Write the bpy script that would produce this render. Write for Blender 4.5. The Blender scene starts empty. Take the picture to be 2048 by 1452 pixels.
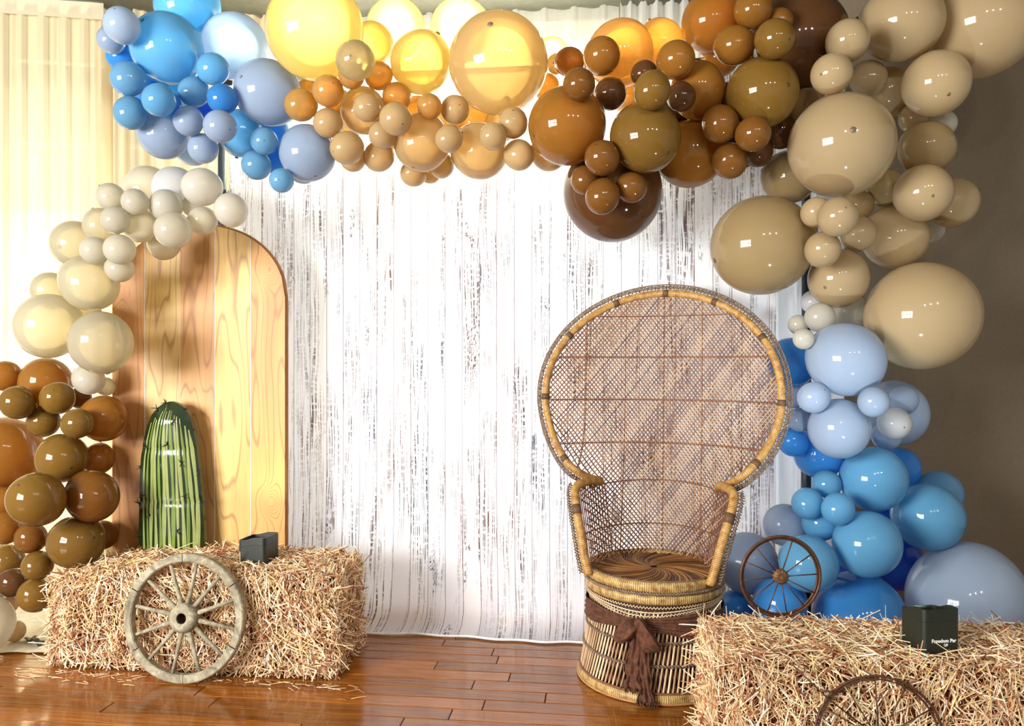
import bpy, bmesh, math, random
import numpy as np
from mathutils import Vector, Matrix

# ------------------------------------------------------------------ camera, world, lights, exposure
sc = bpy.context.scene
COL = sc.collection
rnd = random.Random(7)
PI = math.pi
F, CX, CY, H, TH = 1550.0, 1024.0, 726.0, 1.2, math.radians(6.6)
CT, ST = math.cos(TH), math.sin(TH)
cam_d = bpy.data.cameras.new('camera')
cam_d.sensor_width = 36.0; cam_d.sensor_fit = 'HORIZONTAL'; cam_d.lens = F / 2048.0 * 36.0
cam_d.clip_start = 0.02
cam = bpy.data.objects.new('camera', cam_d); COL.objects.link(cam)
cam.location = (0, 0, H); cam.rotation_euler = (PI / 2, 0, TH)
sc.camera = cam
sc.view_settings.view_transform = 'Standard'; sc.view_settings.look = 'None'
sc.view_settings.gamma = 1.0; sc.view_settings.exposure = 0.15
try: sc.view_settings.use_curve_mapping = False
except Exception: pass
cy = sc.cycles
cy.use_denoising = True
cy.max_bounces = 10; cy.diffuse_bounces = 6; cy.glossy_bounces = 3; cy.transmission_bounces = 8
cy.transparent_max_bounces = 12; cy.use_adaptive_sampling = True; cy.adaptive_threshold = 0.02; cy.sample_clamp_indirect = 6.0
cy.caustics_reflective = False; cy.caustics_refractive = False

def at(px, py, d):                       # photograph pixel at camera distance d -> place in the room
    u = (px - CX) / F; v = (py - CY) / F
    return Vector((d * (-ST + u * CT), d * (CT + u * ST), H - d * v))
def dY(px, Y): return Y / (CT + (px - CX) / F * ST)
def atY(px, py, Y): return at(px, py, dY(px, Y))

w = bpy.data.worlds.new('world'); sc.world = w; w.use_nodes = True
bg = w.node_tree.nodes['Background']
bg.inputs[0].default_value = (1.0, 0.94, 0.86, 1); bg.inputs[1].default_value = 0.42

def area(name, loc, target, sx, sy, power, col=(1, 1, 1)):
    l = bpy.data.lights.new(name, 'AREA'); l.shape = 'RECTANGLE'; l.size = sx; l.size_y = sy
    l.energy = power; l.color = col
    o = bpy.data.objects.new(name, l); COL.objects.link(o); o.location = loc
    dv = Vector(target) - Vector(loc)
    o.rotation_euler = dv.to_track_quat('-Z', 'Y').to_euler()
    return o
# daylight outside the back windows
area('window_light_top', atY(835, 225, 4.6), atY(835, 85, 3.1), 1.9, 0.5, 670, (1.0, 0.93, 0.76)).data.spread = 0.85
area('window_light_side', at(85, 715, 5.0), at(120, 640, 3.0), 0.9, 0.75, 230, (1.0, 0.94, 0.80))
area('window_light_back', atY(1080, 850, 4.62), atY(1080, 850, 3.0), 2.3, 1.4, 105, (0.90, 0.95, 1.0))
# panes of the window in the wall behind and to the side of the viewer
for i in range(4):
    for j in range(2):
        area('front_window_pane', (-4.3 + i * 0.62 * 0.72, -0.75 - i * 0.62 * 0.7, 1.25 + j * 0.85), (0.1, 3.2, 1.5), 0.5, 0.72, 52, (1.0, 0.98, 0.95))
# three small ceiling spots over the viewer
for sx_, sy_ in ((0.3, -0.6), (1.1, -0.4), (1.9, -0.2)):
    l = bpy.data.lights.new('ceiling_spot', 'POINT'); l.energy = 44; l.shadow_soft_size = 0.06; l.color = (1, 0.95, 0.86)
    o = bpy.data.objects.new('ceiling_spot', l); COL.objects.link(o); o.location = (sx_, sy_, 2.85)

# ------------------------------------------------------------------ helpers
def srgb(r, g, b):
    f = lambda c: (c / 255 / 12.92) if c / 255 <= 0.04045 else ((c / 255 + 0.055) / 1.055) ** 2.4
    return (f(r), f(g), f(b), 1.0)
class NT:
    def __init__(s, name):
        s.m = bpy.data.materials.new(name); s.m.use_nodes = True
        s.t = s.m.node_tree; s.t.nodes.clear()
        s.out = s.t.nodes.new('ShaderNodeOutputMaterial')
    def n(s, kind, **kw):
        nd = s.t.nodes.new('ShaderNode' + kind)
        for k, v in kw.items():
            if k.startswith('i_'):
                key = k[2:]; key = int(key) if key.isdigit() else key
                nd.inputs[key].default_value = v
            else: setattr(nd, k, v)
        return nd
    def l(s, a, b): s.t.links.new(a, b)
    def ramp(s, src, stops, interp='LINEAR'):
        r = s.n('ValToRGB'); r.color_ramp.interpolation = interp
        el = r.color_ramp.elements
        while len(el) < len(stops): el.new(0.5)
        for e, (p, c) in zip(el, stops): e.position = p; e.color = c
        s.l(src, r.inputs[0]); return r.outputs[0]
    def math(s, op, a, b=None, c=None):
        nd = s.n('Math', operation=op)
        for i, v in enumerate((a, b, c)):
            if v is None: continue
            if isinstance(v, (int, float)): nd.inputs[i].default_value = v
            else: s.l(v, nd.inputs[i])
        return nd.outputs[0]
    def mix(s, fac, a, b, blend='MIX'):
        nd = s.n('Mix', data_type='RGBA', blend_type=blend)
        for i, v in ((0, fac), (6, a), (7, b)):
            if isinstance(v, (int, float, tuple)): nd.inputs[i].default_value = v
            else: s.l(v, nd.inputs[i])
        return nd.outputs[2]
    def principled(s, col, rough=0.5, metal=0.0, coat=0.0, bump=None, bstr=0.3, bdist=0.002, spec=0.5):
        p = s.n('BsdfPrincipled')
        if isinstance(col, tuple): p.inputs['Base Color'].default_value = col
        else: s.l(col, p.inputs['Base Color'])
        if isinstance(rough, (int, float)): p.inputs['Roughness'].default_value = rough
        else: s.l(rough, p.inputs['Roughness'])
        p.inputs['Metallic'].default_value = metal; p.inputs['Coat Weight'].default_value = coat
        p.inputs['Specular IOR Level'].default_value = spec
        if bump is not None:
            b = s.n('Bump', i_Strength=bstr, i_Distance=bdist); s.l(bump, b.inputs['Height']); s.l(b.outputs[0], p.inputs['Normal'])
        s.l(p.outputs[0], s.out.inputs[0]); return p
    def coord(s, which='Object', scale=(1, 1, 1), loc=(0, 0, 0), vec=None):
        mp = s.n('Mapping'); mp.inputs['Scale'].default_value = scale; mp.inputs['Location'].default_value = loc
        if vec is None:
            vec = s.n('TexCoord').outputs[which]
        s.l(vec, mp.inputs[0]); return mp.outputs[0]
    def noise(s, vec, scale=5, detail=3, rough=0.5, dist=0.0):
        nd = s.n('TexNoise'); nd.inputs['Scale'].default_value = scale; nd.inputs['Detail'].default_value = detail
        nd.inputs['Roughness'].default_value = rough; nd.inputs['Distortion'].default_value = dist
        s.l(vec, nd.inputs['Vector']); return nd.outputs['Fac']

def plain(name, col, rough=0.5, metal=0.0, var=0.12, nscale=30, coat=0.0, bstr=0.2):
    m = NT(name); nz = m.noise(m.coord(), nscale, 4)
    k = tuple(c * (1 - var) for c in col[:3]) + (1,); k2 = tuple(min(1, c * (1 + var)) for c in col[:3]) + (1,)
    m.principled(m.ramp(nz, [(0.3, k), (0.7, k2)]), rough, metal, coat, bump=nz, bstr=bstr)
    return m.m

class MB:
    def __init__(s): s.v = []; s.f = []; s.uv = []
    def quad(s, a, b, c, d, uv=None):
        s.f.append((a, b, c, d)); s.uv.append(uv or ((0, 0), (1, 0), (1, 1), (0, 1)))
    def box(s, x0, x1, y0, y1, z0, z1, M=None):
        b = len(s.v)
        P = [(x, y, z) for x in (x0, x1) for y in (y0, y1) for z in (z0, z1)]
        s.v += [tuple(M @ Vector(p)) if M else p for p in P]
        for q in ((0, 1, 3, 2), (4, 6, 7, 5), (0, 4, 5, 1), (2, 3, 7, 6), (0, 2, 6, 4), (1, 5, 7, 3)):
            s.quad(*[b + i for i in q])
        return s
    def grid(s, fn, nu, nv, closed_u=False, flip=False):
        b = len(s.v)
        for j in range(nv + 1):
            for i in range(nu + 1): s.v.append(tuple(fn(i / nu, j / nv)))
        for j in range(nv):
            for i in range(nu):
                a = b + j * (nu + 1) + i; q = (a, a + 1, a + nu + 2, a + nu + 1)
                uv = ((i / nu, j / nv), ((i + 1) / nu, j / nv), ((i + 1) / nu, (j + 1) / nv), (i / nu, (j + 1) / nv))
                if flip: q = q[::-1]; uv = uv[::-1]
                s.quad(*q, uv=uv)
        return s
    def tube(s, path, r, n=6, closed=False, cap=True):
        p = np.asarray([tuple(q) for q in path], float); k = len(p)
        if k < 2: return s
        rr = np.full(k, r) if np.isscalar(r) else np.asarray(r, float)
        if closed: t = np.roll(p, -1, 0) - np.roll(p, 1, 0)
        else: t = np.gradient(p, axis=0)
        t /= np.linalg.norm(t, axis=1)[:, None] + 1e-12
        L = np.concatenate([[0], np.cumsum(np.linalg.norm(np.diff(p, axis=0), axis=1))])
        up = np.array([0, 0, 1.0]) if abs(t[0][2]) < 0.9 else np.array([1.0, 0, 0])
        nrm = np.cross(t[0], up); nrm /= np.linalg.norm(nrm)
        b = len(s.v); ang = np.arange(n) * 2 * PI / n
        for i in range(k):
            nrm = nrm - t[i] * np.dot(nrm, t[i]); nrm /= np.linalg.norm(nrm) + 1e-12
            bi = np.cross(t[i], nrm)
            ring = p[i] + rr[i] * (np.cos(ang)[:, None] * nrm + np.sin(ang)[:, None] * bi)
            s.v += [tuple(x) for x in ring]
        m = k if closed else k - 1
        for i in range(m):
            i2 = (i + 1) % k; u0 = L[i]; u1 = L[i2] if i2 else L[i] + 0.01
            for j in range(n):
                j2 = (j + 1) % n
                s.quad(b + i * n + j, b + i * n + j2, b + i2 * n + j2, b + i2 * n + j,
                       uv=((u0, j / n), (u0, (j + 1) / n), (u1, (j + 1) / n), (u1, j / n)))
        if cap and not closed:
            for i, rev in ((0, True), (k - 1, False)):
                f = [b + i * n + j for j in range(n)]
                if rev: f = f[::-1]
                s.f.append(tuple(f)); s.uv.append(tuple((0, 0) for _ in f))
        return s
    def lathe(s, prof, n=32, arc=2 * PI, a0=0.0):
        b = len(s.v); k = len(prof); full = abs(arc - 2 * PI) < 1e-6; m = n if full else n + 1
        for i in range(m):
            a = a0 + arc * i / n; c, sn = math.cos(a), math.sin(a)
            s.v += [(r * c, r * sn, z) for r, z in prof]
        R = max(r for r, z in prof)
        for i in range(n):
            i2 = (i + 1) % m
            for j in range(k - 1):
                u0 = arc * i / n * R; u1 = arc * (i + 1) / n * R
                s.quad(b + i * k + j, b + i2 * k + j, b + i2 * k + j + 1, b + i * k + j + 1,
                       uv=((u0, j / k), (u1, j / k), (u1, (j + 1) / k), (u0, (j + 1) / k)))
        return s
    def poly_prism(s, pts, y0, y1):           # outline in XZ, extruded along Y
        b = len(s.v); n = len(pts)
        s.v += [(x, y0, z) for x, z in pts] + [(x, y1, z) for x, z in pts]
        s.f.append(tuple(b + i for i in range(n))); s.uv.append(tuple(pts))
        s.f.append(tuple(b + n + i for i in reversed(range(n)))); s.uv.append(tuple(reversed(pts)))
        for i in range(n):
            j = (i + 1) % n; s.quad(b + i, b + n + i, b + n + j, b + j)
        return s
    def mesh(s, name, mat, smooth=True):
        me = bpy.data.meshes.new(name); me.from_pydata(s.v, [], s.f)
        ul = me.uv_layers.new(name='UVMap')
        flat = [c for f in s.uv for uv in f for c in uv]
        ul.data.foreach_set('uv', flat)
        if mat: me.materials.append(mat)
        if smooth: me.polygons.foreach_set('use_smooth', [True] * len(me.polygons))
        me.update(); return me
    def build(s, name, mat, parent=None, smooth=True, kind=None, label=None, fix=False):
        me = s.mesh(name, mat, smooth)
        if fix:
            bm = bmesh.new(); bm.from_mesh(me); bmesh.ops.recalc_face_normals(bm, faces=bm.faces); bm.to_mesh(me); bm.free()
        o = bpy.data.objects.new(name, me); COL.objects.link(o)
        if parent: o.parent = parent
        if kind: o['kind'] = kind
        if label: o['label'] = label
        return o
def link(name, me, parent=None, loc=None, kind=None):
    o = bpy.data.objects.new(name, me); COL.objects.link(o)
    if parent: o.parent = parent
    if loc is not None: o.location = loc
    if kind: o['kind'] = kind
    return o
def empty(name, loc=(0, 0, 0), rz=0.0):
    o = bpy.data.objects.new(name, None); COL.objects.link(o); o.location = loc; o.rotation_euler = (0, 0, rz)
    o.empty_display_size = 0.1; return o
def tag(o, label, cat, group=None, kind=None):
    o['label'] = label; o['category'] = cat
    if group: o['group'] = group
    if kind: o['kind'] = kind
    return o
def resample(path, step, closed=False):
    p = np.asarray([tuple(q) for q in path], float)
    if closed: p = np.vstack([p, p[:1]])
    L = np.concatenate([[0], np.cumsum(np.linalg.norm(np.diff(p, axis=0), axis=1))])
    n = max(2, int(round(L[-1] / step)) + 1); s = np.linspace(0, L[-1], n)
    q = np.stack([np.interp(s, L, p[:, i]) for i in range(3)], 1)
    return q[:-1] if closed else q
def smooth_path(ctrl, per=12):
    p = np.asarray([tuple(q) for q in ctrl], float); out = []
    for i in range(len(p) - 1):
        p0 = p[max(i - 1, 0)]; p1 = p[i]; p2 = p[i + 1]; p3 = p[min(i + 2, len(p) - 1)]
        for k in range(per):
            t = k / per
            out.append(0.5 * (2 * p1 + (p2 - p0) * t + (2 * p0 - 5 * p1 + 4 * p2 - p3) * t * t + (3 * p1 - p0 - 3 * p2 + p3) * t ** 3))
    out.append(p[-1]); return np.array(out)
def helix(path, rad, pitch, phase=0.0, step=0.006):
    p = resample(path, step); t = np.gradient(p, axis=0); t /= np.linalg.norm(t, axis=1)[:, None]
    L = np.concatenate([[0], np.cumsum(np.linalg.norm(np.diff(p, axis=0), axis=1))])
    up = np.array([0, 0, 1.0]) if abs(t[0][2]) < 0.9 else np.array([0, 1.0, 0]); n = np.cross(t[0], up); out = []
    for i in range(len(p)):
        n = n - t[i] * np.dot(n, t[i]); n /= np.linalg.norm(n); b = np.cross(t[i], n)
        a = 2 * PI * L[i] / pitch + phase
        out.append(p[i] + rad * (math.cos(a) * n + math.sin(a) * b))
    return np.array(out)
def smoothstep(a, b, x):
    t = min(1, max(0, (x - a) / (b - a))); return t * t * (3 - 2 * t)
# ------------------------------------------------------------------ materials of the setting
def floor_mat():
    m = NT('floor_wood'); oi = m.n('ObjectInfo')
    off = m.n('CombineXYZ'); m.l(m.math('MULTIPLY', oi.outputs['Random'], 37.0), off.inputs[0]); m.l(m.math('MULTIPLY', oi.outputs['Random'], 11.0), off.inputs[1])
    add = m.n('VectorMath', operation='ADD'); m.l(m.n('TexCoord').outputs['Object'], add.inputs[0]); m.l(off.outputs[0], add.inputs[1])
    g1 = m.noise(m.coord(scale=(1.6, 26, 8), vec=add.outputs[0]), 3.0, 6, 0.62, 0.6)
    g2 = m.noise(m.coord(scale=(3, 120, 20), vec=add.outputs[0]), 2.0, 3, 0.6)
    c = m.ramp(g1, [(0.22, srgb(104, 58, 24)), (0.48, srgb(152, 92, 42)), (0.78, srgb(184, 124, 64))])
    c = m.mix(m.math('MULTIPLY', g2, 0.45), c, srgb(70, 30, 10))
    hsv = m.n('HueSaturation'); m.l(c, hsv.inputs['Color'])
    m.l(m.math('MULTIPLY_ADD', oi.outputs['Random'], 0.6, 0.72), hsv.inputs['Value']); hsv.inputs['Saturation'].default_value = 1.05
    r = m.math('MULTIPLY_ADD', g2, 0.12, 0.12)
    m.principled(hsv.outputs[0], r, bump=g1, bstr=0.12, bdist=0.001, coat=0.25)
    return m.m
M_FLOOR = floor_mat()
M_GAP = plain('floor_gap', srgb(40, 18, 8), 0.6)
M_CEIL = plain('ceiling_paint', srgb(84, 83, 70), 0.8)
M_WALL = plain('taupe_wall_paint', srgb(118, 104, 84), 0.75, nscale=80, var=0.06)
M_WHITEWALL = plain('white_wall_paint', srgb(225, 220, 208), 0.7)
M_FRAME = plain('window_white_paint', srgb(235, 233, 226), 0.5)
def glass_mat():
    m = NT('window_glass'); t = m.n('BsdfTransparent'); t.inputs[0].default_value = (0.93, 0.95, 0.96, 1)
    g = m.n('BsdfGlossy'); g.inputs['Roughness'].default_value = 0.02
    mx = m.n('MixShader'); mx.inputs[0].default_value = 0.06; m.l(t.outputs[0], mx.inputs[1]); m.l(g.outputs[0], mx.inputs[2]); m.l(mx.outputs[0], m.out.inputs[0])
    return m.m
M_GLASS = glass_mat()
def cloth_mat(name, col, transp, transl, weave=900, rough=0.9):
    m = NT(name); nz = m.noise(m.coord(scale=(1, 1, 0.04)), 60, 3)
    c = m.ramp(nz, [(0.3, tuple(x * 0.94 for x in col[:3]) + (1,)), (0.7, col)])
    b = m.n('Bump', i_Strength=0.1, i_Distance=0.002); m.l(nz, b.inputs['Height'])
    d = m.n('BsdfDiffuse'); t = m.n('BsdfTranslucent'); tr = m.n('BsdfTransparent')
    m.l(c, d.inputs[0]); m.l(c, t.inputs[0]); tr.inputs[0].default_value = col
    m.l(b.outputs[0], d.inputs['Normal'])
    a = m.n('MixShader'); a.inputs[0].default_value = transl; m.l(d.outputs[0], a.inputs[1]); m.l(t.outputs[0], a.inputs[2])
    e = m.n('MixShader'); e.inputs[0].default_value = transp; m.l(a.outputs[0], e.inputs[1]); m.l(tr.outputs[0], e.inputs[2])
    m.l(e.outputs[0], m.out.inputs[0]); return m.m
M_IVORY = cloth_mat('ivory_curtain_cloth', srgb(222, 208, 176), 0.09, 0.24)
M_HEAD = cloth_mat('ivory_header_cloth', srgb(232, 222, 194), 0.04, 0.3)
M_SHEER = cloth_mat('white_sheer_cloth', srgb(245, 244, 238), 0.38, 0.5)
M_GATHER = cloth_mat('white_gathered_cloth', srgb(245, 244, 240), 0.16, 0.5)
M_SATIN = cloth_mat('white_satin_cloth', srgb(240, 243, 250), 0.10, 0.45)

# ------------------------------------------------------------------ floor
PW = 0.083
floor = MB().box(-3.2, 3.2, -1.0, 4.5, -0.06, -0.012).build('floor', M_GAP, smooth=False); floor['kind'] = 'structure'
def plank_mesh(L):
    m = MB(); e = 0.0014; c = 0.0022
    x0, x1, y0, y1 = -L / 2 + e, L / 2 - e, -PW / 2 + e, PW / 2 - e
    b = len(m.v)
    m.v += [(x0, y0, -0.012), (x1, y0, -0.012), (x1, y1, -0.012), (x0, y1, -0.012),
            (x0, y0, -c), (x1, y0, -c), (x1, y1, -c), (x0, y1, -c),
            (x0 + c, y0 + c, 0), (x1 - c, y0 + c, 0), (x1 - c, y1 - c, 0), (x0 + c, y1 - c, 0)]
    for k in range(2):
        for i in range(4):
            j = (i + 1) % 4; m.quad(k * 4 + i, k * 4 + j, k * 4 + 4 + j, k * 4 + 4 + i)
    m.quad(8, 9, 10, 11)
    return m.mesh('plank', M_FLOOR, smooth=False)
PL = [plank_mesh(L) for L in (0.85, 1.05, 1.3)]; PLL = (0.85, 1.05, 1.3)
row = 0; y = 4.35
while y > 1.55:
    x = -2.75 + rnd.random() * 0.9 - 0.9
    while x < 2.6:
        k = rnd.randrange(3); L = PLL[k]
        if x + L > -2.75: link('plank', PL[k], floor, (x + L / 2, y, 0))
        x += L
    y -= PW
# ------------------------------------------------------------------ ceiling, walls, windows
ZC = 3.085
o = MB().box(-3.2, 3.4, 0.6, 4.6, ZC, ZC + 0.1).build('ceiling', M_CEIL, smooth=False); o['kind'] = 'structure'
bay = [at(-420, 726, 3.75), at(0, 726, 4.16), at(225, 726, 4.26), at(532, 726, 4.38), at(760, 726, 4.36), atY(1200, 726, 4.28), atY(1655, 726, 4.28)]
bay = [Vector((p.x, p.y, 0)) for p in bay]
def wall_strip(name, pts, z0, z1, th, mat):
    m = MB()
    for a, b in zip(pts[:-1], pts[1:]):
        dv = (b - a); L = dv.length; M = Matrix.Translation(a) @ Matrix.Rotation(math.atan2(dv.y, dv.x), 4, 'Z')
        m.box(0, L, 0, th, z0, z1, M)
    o = m.build(name, mat, smooth=False); o['kind'] = 'structure'; return o
wall_strip('wall_back', bay, 0.0, 0.35, 0.12, M_WHITEWALL)
wall_strip('trim_1', bay, 2.93, ZC, 0.12, M_FRAME)
pr0 = bay[-1]
o = MB().box(pr0.x, 3.4, 4.12, 4.3, 0, ZC).build('wall_right', M_WALL, smooth=False); o['kind'] = 'structure'
o = MB().box(pr0.x, 3.4, 4.105, 4.12, 0, 0.1).build('baseboard_right', plain('baseboard_paint', srgb(96, 84, 68), 0.6), smooth=False); o['kind'] = 'structure'
wn = 0
for a, b in zip(bay[:-1], bay[1:]):
    dv = b - a; nwin = max(1, round(dv.length / 0.85)); ang = math.atan2(dv.y, dv.x)
    for k in range(nwin):
        wn += 1; p = a + dv * (k / nwin); W_ = dv.length / nwin
        e = empty('window_%d' % wn, (p.x, p.y, 0.35), ang); e['kind'] = 'structure'
        z1 = 2.93 - 0.35; f = MB()
        f.box(0, 0.05, 0.03, 0.09, 0, z1).box(W_ - 0.05, W_, 0.03, 0.09, 0, z1).box(0.05, W_ - 0.05, 0.03, 0.09, 0, 0.06).box(0.05, W_ - 0.05, 0.03, 0.09, z1 - 0.08, z1)
        f.build('window_frame', M_FRAME, e, smooth=False)
        g = MB().box(W_ / 2 - 0.012, W_ / 2 + 0.012, 0.045, 0.075, 0.06, z1 - 0.08)
        for q in (1, 2, 3, 4): g.box(0.05, W_ - 0.05, 0.045, 0.075, z1 * q / 5 - 0.012, z1 * q / 5 + 0.012)
        g.build('muntin_bars', M_FRAME, e, smooth=False)
        MB().box(0.05, W_ - 0.05, 0.058, 0.062, 0.06, z1 - 0.08).build('pane', M_GLASS, e, smooth=False)
# ------------------------------------------------------------------ curtains
def curtain(name, pts, z0, z1, fold, mat, nper=10, nz=8, parent=None):
    p = resample([(q.x, q.y, 0) for q in pts], 0.008)
    L = np.concatenate([[0], np.cumsum(np.linalg.norm(np.diff(p, axis=0), axis=1))])
    t = np.gradient(p, axis=0); t /= np.linalg.norm(t, axis=1)[:, None]; n = np.stack([t[:, 1], -t[:, 0], 0 * t[:, 0]], 1)
    m = MB(); K = len(p)
    def fn(u, v):
        i = min(K - 1, int(round(u * (K - 1)))); z = z0 + (z1 - z0) * v
        return p[i] + n[i] * fold(L[i], v) + np.array([0, 0, z])
    m.grid(fn, K - 1, nz)
    return m.build(name, mat, parent)
def boxpleat(s, v):
    ph = (s / 0.098) % 1.0; k = int(s / 0.098)
    w_ = 0.40 + 0.05 * math.sin(k * 2.1)
    d = 0.030 * (smoothstep(0.0, 0.07, ph) - smoothstep(w_, w_ + 0.03, ph))
    d += 0.010 * smoothstep(0.62, 0.68, ph) * (1 - smoothstep(0.80, 0.84, ph)) * (k % 2)
    return d * (0.85 + 0.15 * v) + 0.006 * math.sin(s * 9 + (1 - v) * 3)
cpts = [at(-330, 726, 3.78), at(0, 726, 4.0), at(206, 726, 4.08)]
e = empty('pleated_curtain', (0, 0, 0)); tag(e, 'ivory box-pleated curtain with flat header band beside the blue balloons', 'curtain')
curtain('cloth', cpts, 0.01, ZC - 0.075, boxpleat, M_IVORY, parent=e)
curtain('header_band', [at(-330, 726, 3.75), at(0, 726, 3.97), at(207, 726, 4.05)], ZC - 0.09, ZC - 0.005, lambda s, v: 0.0, M_HEAD, nz=2, parent=e)
curtain('band_piping', [at(-330, 726, 3.745), at(0, 726, 3.965), at(207, 726, 4.045)], ZC - 0.095, ZC - 0.08, lambda s, v: 0.004, M_HEAD, nz=1, parent=e)
def softfold(s, v):
    return 0.022 * math.sin(s * 58 + 1.2 * math.sin(s * 7)) + 0.012 * math.sin(s * 121 + 2) + 0.004 * math.sin(v * 5 + s * 20)
e = tag(curtain('folded_curtain', [at(190, 726, 4.12), at(330, 726, 4.15), at(560, 726, 4.21)], 0.01, ZC - 0.005, softfold, M_IVORY), 'ivory softly folded curtain behind the wooden arch panel and upper blue balloons', 'curtain')
def sheerfold(s, v):
    ph = (s / 0.155) % 1.0
    return 0.012 * math.sin(s * 40) + 0.02 * (smoothstep(0.1, 0.16, ph) - smoothstep(0.3, 0.36, ph))
e = tag(curtain('sheer_curtain', [at(562, 726, 4.21), at(780, 726, 4.2), atY(1000, 726, 4.12), atY(1238, 726, 4.12)], 0.01, ZC - 0.005, sheerfold, M_SHEER), 'thin white sheer curtain letting the window bars show through', 'curtain')
# fabric strips of the sheer that hang doubled over the panes
def gatherfold(s, v):
    return 0.03 * math.sin(s * 105 + 2.2 * math.sin(s * 9 + v * 1.3)) + 0.014 * math.sin(s * 233 + v * 2)
e = tag(curtain('gathered_curtain', [atY(1240, 726, 4.1), atY(1650, 726, 4.1)], 0.01, ZC - 0.005, gatherfold, M_GATHER), 'white tightly gathered curtain behind the brown balloons', 'curtain')
# white cloth spread on the floor at the foot of the pleated curtain
_cx = [at(-330, 726, 3.78), at(0, 726, 4.0), at(206, 726, 4.08)]
def fc(u, v):                                        # from the front edge back to the foot of the curtain
    x = -3.1 + u * 0.915; yb = float(np.interp(x, [q.x for q in _cx], [q.y for q in _cx])) - 0.06
    y_ = 2.93 + v * (yb - 2.93) + 0.02 * math.sin(u * 9) * (1 - v)
    return (x, y_, 0.004 + 0.004 * abs(math.sin(u * 23 + v * 5)) + 0.003 * math.sin(v * 14))
tag(MB().grid(fc, 60, 30).build('floor_cloth', plain('white_floor_cloth', srgb(214, 205, 185), 0.8)), 'off-white cloth spread on the floor between the curtain and the hay bale', 'cloth')

# ------------------------------------------------------------------ plank-print backdrop
def backdrop_mat():
    m = NT('whitewashed_plank_print'); uv = m.n('TexCoord').outputs['UV']
    sep = m.n('SeparateXYZ'); m.l(uv, sep.inputs[0]); X, Z = sep.outputs[0], sep.outputs[1]      # metres
    pi_ = m.math('FLOOR', m.math('DIVIDE', X, 0.0795)); fr = m.math('FRACT', m.math('DIVIDE', X, 0.0795))
    wn_ = m.n('TexWhiteNoise', noise_dimensions='1D'); m.l(pi_, wn_.inputs['W']); R = wn_.outputs['Value']
    def vec(ax, az, k):
        c = m.n('CombineXYZ'); m.l(m.math('MULTIPLY', X, ax), c.inputs[0])
        m.l(m.math('MULTIPLY_ADD', Z, az, m.math('MULTIPLY', R, k)), c.inputs[1]); m.l(m.math('MULTIPLY', R, 9.0), c.inputs[2]); return c.outputs[0]
    wob = m.math('MULTIPLY', m.math('SUBTRACT', m.noise(vec(10, 2.2, 31), 1, 2), 0.5), 2.6)
    gv = m.n('CombineXYZ'); m.l(m.math('MULTIPLY_ADD', X, 210.0, m.math('MULTIPLY', wob, 3.0)), gv.inputs[0]); m.l(m.math('MULTIPLY', Z, 3.0), gv.inputs[1]); m.l(m.math('MULTIPLY', R, 50.0), gv.inputs[2])
    grain = m.noise(gv.outputs[0], 1.0, 2, 0.6)
    g = m.ramp(grain, [(0.52, (0, 0, 0, 1)), (0.57, (1, 1, 1, 1))])
    patch = m.ramp(m.noise(vec(9, 1.6, 17), 1.0, 3, 0.6), [(0.41, (0, 0, 0, 1)), (0.58, (1, 1, 1, 1))])
    dash = m.ramp(m.noise(vec(40, 75, 5), 1.0, 2), [(0.38, (0, 0, 0, 1)), (0.50, (1, 1, 1, 1))])
    speck = m.math('MULTIPLY', m.ramp(m.noise(vec(150, 60, 23), 1.0, 3, 0.7), [(0.50, (0, 0, 0, 1)), (0.58, (1, 1, 1, 1))]),
                   m.ramp(m.noise(vec(14, 2.6, 61), 1.0, 2), [(0.62, (0, 0, 0, 1)), (0.70, (1, 1, 1, 1))]))
    k = m.math('MULTIPLY', m.math('MULTIPLY', g, patch), m.math('MULTIPLY_ADD', dash, 0.75, 0.25))
    k = m.math('MAXIMUM', k, speck)
    seam = m.math('LESS_THAN', m.math('ABSOLUTE', m.math('SUBTRACT', fr, 0.5)), 0.485)
    seam = m.math('MULTIPLY', m.math('SUBTRACT', 1.0, seam), m.math('MULTIPLY_ADD', m.noise(vec(2, 3, 41), 1, 2), 0.9, 0.35))
    k = m.math('MINIMUM', m.math('MAXIMUM', m.math('MULTIPLY', k, 0.95), seam), 1.0)
    base = m.ramp(R, [(0, srgb(236, 236, 242)), (0.5, srgb(244, 243, 246)), (1, srgb(228, 226, 234))])
    dark = m.ramp(m.noise(vec(3, 1, 13), 1.0, 2), [(0.42, srgb(58, 62, 78)), (0.58, srgb(96, 62, 54))])
    c = m.mix(k, base, dark)
    d = m.n('BsdfDiffuse'); t = m.n('BsdfTranslucent'); m.l(c, d.inputs[0]); m.l(c, t.inputs[0])
    a = m.n('MixShader'); a.inputs[0].default_value = 0.30; m.l(d.outputs[0], a.inputs[1]); m.l(t.outputs[0], a.inputs[2])
    m.l(a.outputs[0], m.out.inputs[0]); return m.m
YB = 3.47
bx0, bx1 = atY(458, 500, YB).x, atY(1552, 500, YB).x
BH = 2.495
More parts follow.
